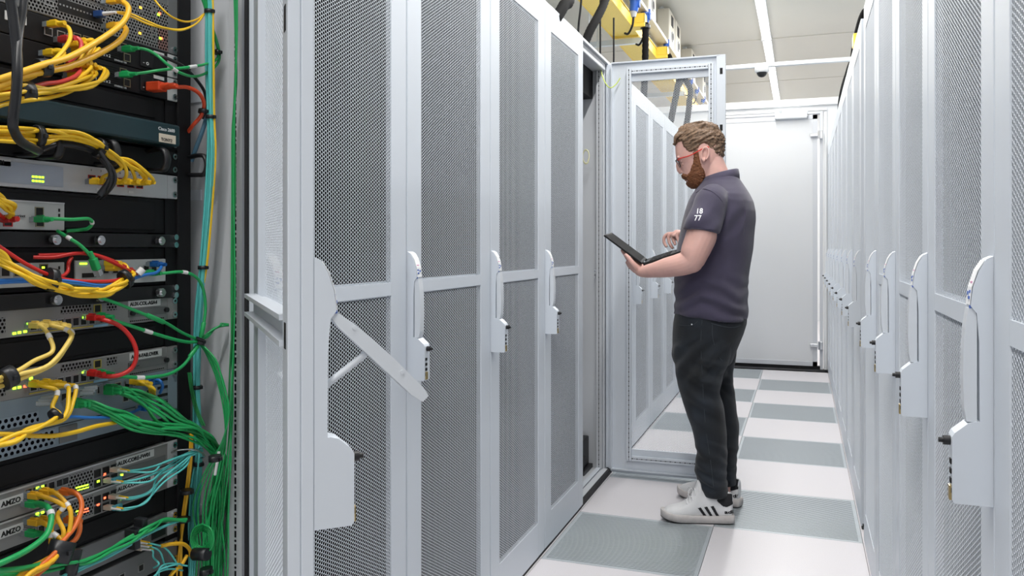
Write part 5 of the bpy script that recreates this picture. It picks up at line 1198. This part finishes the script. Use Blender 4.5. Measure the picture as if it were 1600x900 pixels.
def shell(poly, name, mt, thick, ys, edge=2.4, nz=None, n=150, m=100, vox=None):
    q = MB(); vs = []; fs = []
    for i in range(m):
        py = ys[0] + (ys[1] - ys[0]) * i / (m - 1)
        for k in range(n):
            t = 2 * pi * k / n; v = head_pt(py, t, 0.0)
            # side view pixel of the mirrored near-side point decides
            vv = Vector((v.x, YC - abs(v.y - YC), v.z)); x = px_of(Vector((v.x, YC, v.z)))[0]; y = py
            d = edge_dist(poly, x, y) + .9 * vnoise(Vector((v.x * 150, v.y * 60, v.z * 150)))
            w = max(-1, min(1, d / edge)); tk = thick(x, y) if callable(thick) else thick
            off = -.005 + (w * .5 + .5) ** .8 * (tk + .005)
            if w > 0 and nz: off += nz(v, x, y) * min(1, w * 1.5)
            vs.append(head_pt(py, t, off) + (Vector((0, 0, off * .8)) if py < 203 else Vector()))
    for i in range(m - 1):
        for k in range(n): fs.append((i * n + k, i * n + (k + 1) % n, (i + 1) * n + (k + 1) % n, (i + 1) * n + k))
    fs.append(tuple(range(n - 1, -1, -1))); fs.append(tuple((m - 1) * n + k for k in range(n)))
    q.add(vs, fs, 0, True); return q.obj(name, mt, man)
def strands(v, x, y):
    # locks combed forwards and down: ridges run along the comb direction
    a = v.x * .8 + v.z * .6
    r_ = vnoise(Vector((v.z * 90 - v.x * 55, v.y * 95, a * 14))); f = vnoise(Vector((v.z * 300 - v.x * 180, v.y * 260, a * 40)))
    return .0062 * r_ + .0028 * f
shell(hair_poly, 'hair', M['hair'], lambda x, y: .0105 if y < 222 and x > 1064 else (.0085 if y < 226 else (.0032 + max(0, (240 - y)) * .0002 if x > 1080 else .006)), (194.2, 258), nz=strands, n=200, m=130)
shell(beard_poly, 'beard', M['beard'], lambda x, y: .0065 + .0035 * max(0, min(1, (y - 262) / 20)), (236, 294.8), edge=2.0, nz=lambda v, x, y: .0026 * vnoise(Vector((v.x * 420, v.y * 420, v.z * 160))) + .0018 * vnoise(v * 120), n=180, m=110)
# quiff standing over the forehead
q = MB()
for k in range(13):
    u_ = (k - 6) / 6; Y = YC + .050 * u_; dz = -6 * (1 - abs(u_)) * .3
    smooth_tube(q, [(1078, 205 + 4 * abs(u_), Y, .007), (1066, 206 + 3 * abs(u_) + dz * .3, Y + .002, .0095), (1057, 212 + 2 * abs(u_), Y, .009), (1054.5, 219 + (k % 3), Y - .001, .006), (1054.5, 225 + (k % 2), Y, .002)], 8, 3)
remeshed(q, 'hair_quiff', M['hair'], .0022, 2, man, disp=lambda c_, n_: n_ * (.0014 * vnoise(Vector((c_.x * 200, c_.y * 420, c_.z * 90)))))
for s_ in (-1, 1):
    q = MB(); q.tube([P3(1059.5, 246.5, YC + s_ * .010), P3(1060.0, 244.8, YC + s_ * .024), P3(1065, 245.5, YC + s_ * .041)], [.0022, .0034, .0015], 8); q.obj('eyebrow', M['hair'], man)
    q = MB(); q.ell(P3(1067.4, 254.5, YC + s_ * .028), (.0095, .0115, .0065)); q.ell(P3(1065.4, 255.0, YC + s_ * .029), (.0045, .0045, .0045), mi=1); q.obj('eye', [M['eyew'], M['iris']], man)
    q = MB(); q.ell(P3(1067.0, 252.4, YC + s_ * .030), (.0125, .0140, .0065)); q.ell(P3(1068.0, 257.2, YC + s_ * .030), (.0105, .0130, .0045)); q.obj('eyelid', M['skin'], man)
q = MB(); q.ell(P3(1070.2, 279.2, YC), (.0075, .017, .0026)); q.ell(P3(1072.6, 282.2, YC), (.0080, .016, .0030)); q.obj('lips', M['lips'], man)
# glasses
gl = empty('x', (0, 0, 0), '', ''); bpy.data.objects.remove(gl)
fwd = Vector((-.90, 0, -.43)).normalized(); upv = Vector((-.43, 0, .90)).normalized(); g0 = None
for s_ in (-1, 1):
    c0 = P3(1060.2, 255.3, YC + s_ * .033); pts = []
    fw = (fwd + Vector((0, s_ * .22, 0))).normalized(); sd = upv.cross(fw).normalized()
    for k in range(25):
        t = 2 * pi * k / 24; pts.append(c0 + sd * (.0245 * math.copysign(abs(cos(t)) ** .8, cos(t))) + upv * (.0185 * math.copysign(abs(sin(t)) ** .85, sin(t))))
    q = MB(); q.tube(pts, .0020, 8); q.tube(pts[2:11], .0028, 8)
    if g0 is None: g0 = q.obj('glasses', M['blackp'], man)
    else: q.obj('lens_rim', M['blackp'], g0)
    q = MB(); q.add(pts[:-1] + [p + fw * .0012 for p in pts[:-1]], [tuple(range(24)), tuple(range(47, 23, -1))] + [(i, (i + 1) % 24, 24 + (i + 1) % 24, 24 + i) for i in range(24)], 0, False); q.obj('lens', M['lens'], g0)
    q = MB(); a = c0 + sd * (.024 if (sd.y * s_) > 0 else -.024) + upv * .010
    q.tube(catmull([a, a + Vector((.010, s_ * .004, .008)), P3(1078, 243, YC + s_ * .079), P3(1092, 235.5, YC + s_ * .083), P3(1104, 229.5, YC + s_ * .083), P3(1108, 230.5, YC + s_ * .082)]), .0021, 8, squash=(1.2, .8)); q.obj('temple', M['redt'], g0)
q = MB(); q.tube([P3(1058.6, 252.5, YC - .010), P3(1058.0, 251.0, YC), P3(1058.6, 252.5, YC + .010)], .0018, 8); q.obj('bridge', M['blackp'], g0)

# ---- polo shirt
SH = [(500, 1053.5, 1168.5, .195), (488, 1054, 1168.5, .196), (470, 1056, 1168.5, .196), (455, 1054.5, 1168.5, .195), (438, 1054, 1169, .192), (420, 1055.5, 1171.5, .190), (400, 1058, 1174.5, .190), (383, 1060, 1177, .192), (365, 1062.5, 1179.5, .195), (345, 1067, 1181.3, .198), (330, 1071, 1180.5, .196), (316, 1076, 1177.5, .188), (306, 1081, 1172.5, .172), (298, 1087, 1167.5, .145), (290, 1094, 1162, .112), (283, 1099, 1157.5, .085), (276, 1104, 1152, .068)]
sh = MB(); rg = [ring(y, a, b_, h, n=72) for y, a, b_, h in SH]
for v in rg[0]:
    x, _ = px_of(Vector((v.x, YC, v.z))); yy = 489 + (499.5 - 489) * max(0, min(1, (x - 1112) / 14)); side = abs(v.y - YC) > .12
    if side and abs(x - 1111.5) < 10: yy = min(yy, 480 + abs(x - 1111.5) * 1.2 + 0)
    v.z = zs(yy, x)
for v in rg[1]:
    x, _ = px_of(Vector((v.x, YC, v.z))); yy = 480 if abs(x - 1111) > 14 or abs(v.y - YC) < .12 else 476; v.z = zs(yy, x)
sh.loft(rg)
smooth_tube(sh, [(1118, 306, 3.66, .060), (1111, 316, 3.615, .071), (1106, 332, 3.585, .0735), (1100, 347, 3.565, .0755), (1096.5, 355, 3.56, .0765), (1095.5, 361.5, 3.558, .0765)], 30, 4)
smooth_tube(sh, [(1124, 306, 3.94, .060), (1118, 318, 3.985, .070), (1112, 334, 4.005, .073), (1106, 350, 4.015, .075), (1103, 360, 4.02, .075)], 26, 4)
def folds(c_, n_):
    x, y = px_of(c_); f = 0
    f += .0060 * vnoise(Vector((c_.x * 5, c_.y * 4, c_.z * 11 + c_.x * 6)))
    low = max(0, min(1, (y - 425) / 30)); w_ = sin((c_.z * 1.0 + .35 * abs(c_.x + .42) + .03 * vnoise(c_ * 9)) * 95)
    f += low * (.0075 * w_) * (.55 + .45 * vnoise(Vector((c_.x * 7, 1, c_.z * 9))))
    if c_.y < 3.66 or c_.y > 3.95: f += .0045 * sin((c_.x * .8 - c_.z * .6) * 75 + 3 * vnoise(c_ * 6)) * max(0, min(1, (y - 310) / 25)) * max(0, min(1, (375 - y) / 20))
    f *= 1.25 * (.35 + .65 * abs(n_.y))
    return n_ * f
polo = remeshed(sh, 'polo_shirt', M['polo'], .0055, 3, man, disp=folds)
dg_ = bpy.context.evaluated_depsgraph_get(); bpy.context.view_layer.update(); bvh_polo = BVHTree.FromObject(polo, bpy.context.evaluated_depsgraph_get())
def cast(bvh, x, z, off=.0015, y0=2.6, sgn=1):
    h = bvh.ray_cast(Vector((x, y0, z)), Vector((0, sgn, 0)));
    return None if h[0] is None else h[0] + Vector((0, -off * sgn, 0))
def onto(bvh, me, off=.0015):
    for v in me.vertices:
        h = cast(bvh, v.co.x, v.co.z, off)
        if h: v.co.y = h.y - (.0004 if v.co.y < 0 else 0)
def sew(pts, bvh, r, name, mt, parent, Y=3.6, off=.0005):
    P = []
    for x, y in pts:
        g = PY(x, y, Y); h = cast(bvh, g.x, g.z, off)
        if h is not None:
            g = PY(x, y, h.y); h = cast(bvh, g.x, g.z, off); P.append(h if h is not None else g)
    if len(P) > 1: q = MB(); q.tube(catmull(P, 4), r, 6); return q.obj(name, mt, parent)
for txt, px, py in (('18', 1087.2, 333.8), ('77', 1085.4, 344.8)):
    me = text_mesh(txt, .0325, 'sleeve_number', .0004, bold=.0006); me.materials.clear(); me.materials.append(M['printw'])
    bm_ = bmesh.new(); bm_.from_mesh(me); bmesh.ops.triangulate(bm_, faces=bm_.faces[:]); bmesh.ops.subdivide_edges(bm_, edges=[e for e in bm_.edges if e.calc_length() > .004], cuts=2); bm_.to_mesh(me); bm_.free()
    a = PY(px, py, 3.5)
    for v in me.vertices: v.co = Vector((a.x + v.co.x * .92, v.co.z - .5, a.z + v.co.y))
    for v in me.vertices:
        f_ = v.co.y > -.5; h = cast(bvh_polo, v.co.x, v.co.z, .0012)
        v.co.y = (h.y if h else 3.49) - (.0006 if f_ else 0)
    o = bpy.data.objects.new('sleeve_number', me); COL.objects.link(o); o.parent = polo
sew([(1070, 355), (1080, 356.5), (1095, 357.5), (1108, 357.5), (1119, 357)], bvh_polo, .0012, 'sleeve_hem', M['polo'], polo)
sew([(1087, 300), (1098, 295.5), (1108, 297), (1118, 303), (1126, 311), (1132, 322)], bvh_polo, .0016, 'shoulder_seam', M['polo'], polo)
# collar: a folded band round the neck
q = MB(); n = 48; rs_ = []
for (yf, yb, pf, pb, hw) in ((284, 269, 1098, 1150, .066), (277, 264.5, 1101, 1152, .064), (279, 265, 1096.5, 1154, .070), (290, 272, 1090, 1155.5, .080), (299, 280.5, 1084.5, 1156, .090), (299, 281.5, 1087, 1152, .084), (290, 276, 1094, 1150, .074)):
    rr = []
    for k in range(n):
        t = 2 * pi * k / n; f_ = (1 - cos(t)) / 2; x0, x1 = xs(pf), xs(pb); rr.append(Vector(((x0 + x1) / 2 + (x1 - x0) / 2 * cos(t), YC + hw * sin(t), zs(yb + (yf - yb) * f_, 1120))))
    rs_.append(rr)
rs_.append(rs_[0]); q.loft(rs_, cap=False); q.obj('collar', M['polo'], polo, weld=True)

# ---- jeans
jn = MB()
jn.loft([ring(y, a, b_, h, n=48, e=2.5) for y, a, b_, h in ((480, 1060, 1163, .175), (492, 1056, 1167, .180), (505, 1053.5, 1166.5, .183), (520, 1052, 1162, .185), (535, 1051.5, 1156, .184), (552, 1052, 1148, .18), (566, 1054, 1142, .165))])
def leg(rows, Y):
    jn.loft([ring(y, a, b_, h, Y=Y + dy, n=36, e=2.2) for y, a, b_, h, dy in rows])
leg([(540, 1052, 1146, .088, .0), (560, 1053, 1140, .090, 0), (580, 1055.5, 1133, .090, 0), (597, 1058, 1127, .090, 0), (612, 1061.5, 1125.5, .088, 0), (628, 1066, 1128.5, .084, 0), (641, 1071, 1131.5, .080, 0), (655, 1076, 1134, .078, 0), (668, 1080.5, 1135, .077, 0), (687, 1086, 1136, .075, 0), (709, 1089, 1137, .073, 0), (722, 1086.5, 1136.5, .072, 0), (736, 1085, 1135.5, .071, 0), (750, 1089, 1136, .070, 0), (764, 1095, 1138, .066, 0), (773.5, 1099, 1138, .060, 0)], 3.705)
leg([(540, 1068, 1152, .088, .0), (560, 1076, 1149, .090, 0), (580, 1082, 1146.5, .088, 0), (599, 1088, 1144.5, .084, .01), (612, 1094, 1149, .082, .01), (629, 1100, 1149.5, .080, .01), (645, 1104, 1152, .078, .015), (661, 1107, 1154.5, .076, .02), (675, 1109, 1155, .075, .02), (692, 1110, 1154, .073, .02), (712, 1110, 1151.5, .070, .02), (726, 1111, 1151, .068, .02), (740, 1112, 1150.5, .065, .025), (756, 1113, 1150.5, .060, .03)], 3.905)
def crease(c_, n_):
    x, y = px_of(c_); f = .0045 * vnoise(Vector((c_.x * 6, c_.y * 6, c_.z * 10)))
    # diagonal drag lines at knee and seat, stacked folds above the hem
    def band(y0, y1, s=12): return max(0, min(1, (y - y0) / s)) * max(0, min(1, (y1 - y) / s))
    f += .0105 * band(560, 712) * sin((c_.z * 1.0 + c_.x * .55) * 62 + 2.5 * vnoise(c_ * 5)) * (.55 + .45 * vnoise(Vector((c_.x * 8, 2, c_.z * 5))))
    f += .0055 * band(690, 770, 10) * sin((c_.z + c_.x * .5) * 105 + 5 * vnoise(c_ * 7)) * (.6 + .6 * vnoise(c_ * 11))
    f += .0050 * band(530, 600) * sin((c_.z * .8 - c_.x * .9) * 70 + 2 * vnoise(c_ * 4))
    f *= 1.5 * (.15 + .85 * abs(n_.y))
    return n_ * f
jeans = remeshed(jn, 'jeans', M['jeans'], .0058, 3, man, disp=crease)
bpy.context.view_layer.update(); bvh_j = BVHTree.FromObject(jeans, bpy.context.evaluated_depsgraph_get())
sew([(1053.5, 506.5), (1062, 508), (1072, 509), (1082, 508), (1090, 502)], bvh_j, .0011, 'pocket_seam', M['seam'], jeans)
sew([(1111, 505), (1125, 509), (1140, 511.5), (1152, 510.5), (1160, 506)], bvh_j, .0013, 'pocket_seam', M['seam'], jeans)
sew([(1113, 507), (1114, 530), (1124, 558), (1134, 566)], bvh_j, .0011, 'pocket_seam', M['seam'], jeans)
sew([(1097, 500), (1095, 530), (1096, 560), (1098, 600), (1100, 640), (1104, 680), (1110, 720), (1115, 760)], bvh_j, .0010, 'side_seam', M['seam'], jeans)
g = PY(1080, 507.5, 3.6); h = cast(bvh_j, g.x, g.z, 0); q = MB(); q.cyl(h, h + Vector((0, -.003, 0)), .0035, 10); q.obj('rivet', M['chrome'], jeans)

# ---- sneakers
def sneaker(name, heel, ang, label_txt):
    """local: +u towards the toe, +v to the outer side, w up"""
    fx = Vector((-cos(ang), -sin(ang), 0)); fy = Vector((0, 0, 1)).cross(fx)
    T = Matrix((fx, fy, Vector((0, 0, 1)))).transposed().to_4x4(); T.translation = Vector(heel)
    top = [(.0, .118), (.004, .128), (.012, .134), (.04, .136), (.08, .138), (.112, .143), (.128, .160), (.138, .178), (.146, .188), (.153, .184), (.162, .160), (.172, .132), (.184, .112), (.200, .097), (.222, .081), (.245, .073), (.268, .067), (.288, .058), (.302, .046), (.311, .030), (.315, .018)]
    hwt = [(.0, .020), (.004, .026), (.012, .031), (.04, .035), (.08, .036), (.12, .038), (.16, .041), (.20, .045), (.24, .047), (.268, .045), (.288, .039), (.302, .029), (.311, .017), (.315, .006)]
    rings_ = []
    for u_, h_ in top:
        hw = interp(hwt, u_)[0]; rr = []; tp = interp([(0, .72), (.1, .74), (.14, .45), (.16, .50), (.2, .62), (.25, .70), (.32, .75)], u_)[0]
        for k in range(24):
            t = 2 * pi * k / 24; c_, s_ = cos(t), sin(t); w_ = .018 + (h_ - .018) * (.5 + .5 * math.copysign(abs(s_) ** .8, s_)); fr_ = (w_ - .018) / max(.01, h_ - .018)
            wd = hw * (1 + (tp - 1) * fr_ ** 1.4); rr.append(T @ Vector((u_ + (.006 * (1 - fr_) if u_ < .01 else 0) - 0, wd * math.copysign(abs(c_) ** .75, c_), w_)))
        rings_.append(rr)
    q = MB(); q.loft(rings_); s = remeshed(q, name, M['shoe'], .0030, 2, man)
    bpy.context.view_layer.update(); bv_ = BVHTree.FromObject(s, bpy.context.evaluated_depsgraph_get())
    # sole: outline swept down, toe spring in front
    def outline(grow, n_=26):
        pts = []
        us = [.315 * (.5 - .5 * cos(pi * i / n_)) for i in range(n_ + 1)]
        L_ = [(u_, interp(hwt, u_)[0] + grow) for u_ in us]
        pts = [(u_ * (1 + grow * 4) - grow * 1.2, w_) for u_, w_ in L_] + [(u_ * (1 + grow * 4) - grow * 1.2, -w_) for u_, w_ in reversed(L_)]
        return pts
    def spring(u_): return .020 * max(0, (u_ - .22) / .1) ** 2
    q = MB(); rr_ = []
    for w_, g in ((.004, .000), (.006, .003), (.020, .0045), (.030, .004), (.034, .001)):
        rr_.append([T @ Vector((u_, v_, w_ + spring(u_) + (.006 * max(0, 1 - u_ / .12) if w_ > .02 else 0))) for u_, v_ in outline(g)])
    q.loft(rr_); q.obj('midsole', M['sole'], s)
    q = MB(); q.loft([[T @ Vector((u_, v_, w_ + spring(u_))) for u_, v_ in outline(g)] for w_, g in ((.0005, -.002), (.003, .001), (.0055, .002))]); q.obj('outsole', M['outsole'], s)
    def patch(poly, name, mt, off=.0012, step=.002, side=-1, par=s):
        vs = {}; V = []; Fc = []
        us = [p[0] for p in poly]; ws = [p[1] for p in poly]
        iu0, iu1 = int(min(us) / step) - 1, int(max(us) / step) + 2; iw0, iw1 = int(min(ws) / step) - 1, int(max(ws) / step) + 2
        d_ = T.to_3x3() @ Vector((0, 1, 0)); sgn = 1 if d_.y < 0 else -1           # local v side that faces the aisle camera
        def at(i, j):
            if (i, j) not in vs:
                o_ = T @ Vector((i * step, sgn * .2, j * step)); h_ = bv_.ray_cast(o_, -d_ * sgn)
                if h_[0] is None: return None
                vs[(i, j)] = len(V); V.append(h_[0] + h_[1] * off)
            return vs[(i, j)]
        for i in range(iu0, iu1):
            for j in range(iw0, iw1):
                if inside(poly, (i + .5) * step, (j + .5) * step):
                    c4 = [at(i, j), at(i + 1, j), at(i + 1, j + 1), at(i, j + 1)]
                    if None not in c4: Fc.append(c4)
        if Fc: q = MB(); q.add(V, Fc, 0, True); return q.obj(name, mt, par)
    for k in range(3):
        u0 = .148 - .0275 * k + .0
        patch([(u0 - .030, .036), (u0 - .017, .036), (u0 + .008, .070 + .004 * k), (u0 - .006, .072 + .004 * k)][::1], 'side_stripe', M['felt'])
    patch([(.004, .088), (.030, .077), (.047, .080), (.073, .102), (.060, .134), (.006, .1335)], 'ankle_pad', M['felt'], step=.0018)
    patch([(.0, .130), (.06, .1325), (.062, .137), (.0, .136)], 'collar_binding', M['shoe'], off=.003)
    # laces
    for k in range(6):
        u_ = .205 - .0125 * k; h_ = interp(top, u_)[0]; q = MB()
        hwk = interp(hwt, u_)[0] * .62
        pts = []
        for v_ in (-1, -.6, -.2, .2, .6, 1):
            o_ = T @ Vector((u_ - .004 * v_, v_ * hwk, .3)); r_ = bv_.ray_cast(o_, Vector((0, 0, -1)))
            if r_[0] is not None: pts.append(r_[0] + Vector((0, 0, .002)))
        if len(pts) > 2: q.tube(catmull(pts, 4), .0026, 8, squash=(.6, 1.3)); q.obj('shoelace', M['shoe'], s)
    q = MB(); a = T @ Vector((.176, -.004, .140)); d_ = T.to_3x3()
    for sg in (-1, 1): q.tube(catmull([a, a + d_ @ Vector((.012, sg * .018, .004)), a + d_ @ Vector((.020, sg * .030, -.018)), a + d_ @ Vector((.006, sg * .026, -.026)), a + d_ @ Vector((-.002, sg * .006, -.006))], 5), .0020, 7)
    q.obj('lace_bow', M['shoe'], s)
    if label_txt:
        me = text_mesh(label_txt, .024, 'heel_lettering', .0003, bold=.0008); me.materials.clear(); me.materials.append(M['felt'])
        d3 = T.to_3x3() @ Vector((0, 1, 0)); sgn = 1 if d3.y < 0 else -1
        wmax = max(v.co.x for v in me.vertices)
        for v in me.vertices:
            u_ = .038 * (1 - v.co.x / wmax) + .0022; w_ = .049 + v.co.y * .85
            o_ = T @ Vector((u_, sgn * .2, w_)); h_ = bv_.ray_cast(o_, -d3 * sgn); v.co = (h_[0] + h_[1] * (.0016 + (.0005 if v.co.z > 0 else 0))) if h_[0] is not None else T @ Vector((u_, sgn * .03, w_))
        o = bpy.data.objects.new('heel_lettering', me); COL.objects.link(o); o.parent = s
    return s
sneaker('sneaker', (-.287, 3.705, 0), radians(12), 'adi')
sneaker('sneaker', (-.272, 3.940, 0), radians(-17), 'adi')
# ================================================================== world, view
w = bpy.data.worlds.new('world'); scene.world = w; w.use_nodes = True
w.node_tree.nodes['Background'].inputs[0].default_value = (0.9, 0.95, 1.0, 1); w.node_tree.nodes['Background'].inputs[1].default_value = 0.6
vs_ = scene.view_settings; vs_.view_transform = 'Standard'; vs_.look = 'None'; vs_.gamma = 1.0; vs_.use_curve_mapping = False; vs_.exposure = 0.22
scene.display_settings.display_device = 'sRGB'
scene.cycles.use_denoising = True
scene.cycles.max_bounces = 10; scene.cycles.diffuse_bounces = 6; scene.cycles.transparent_max_bounces = 24
scene.cycles.sample_clamp_indirect = 6
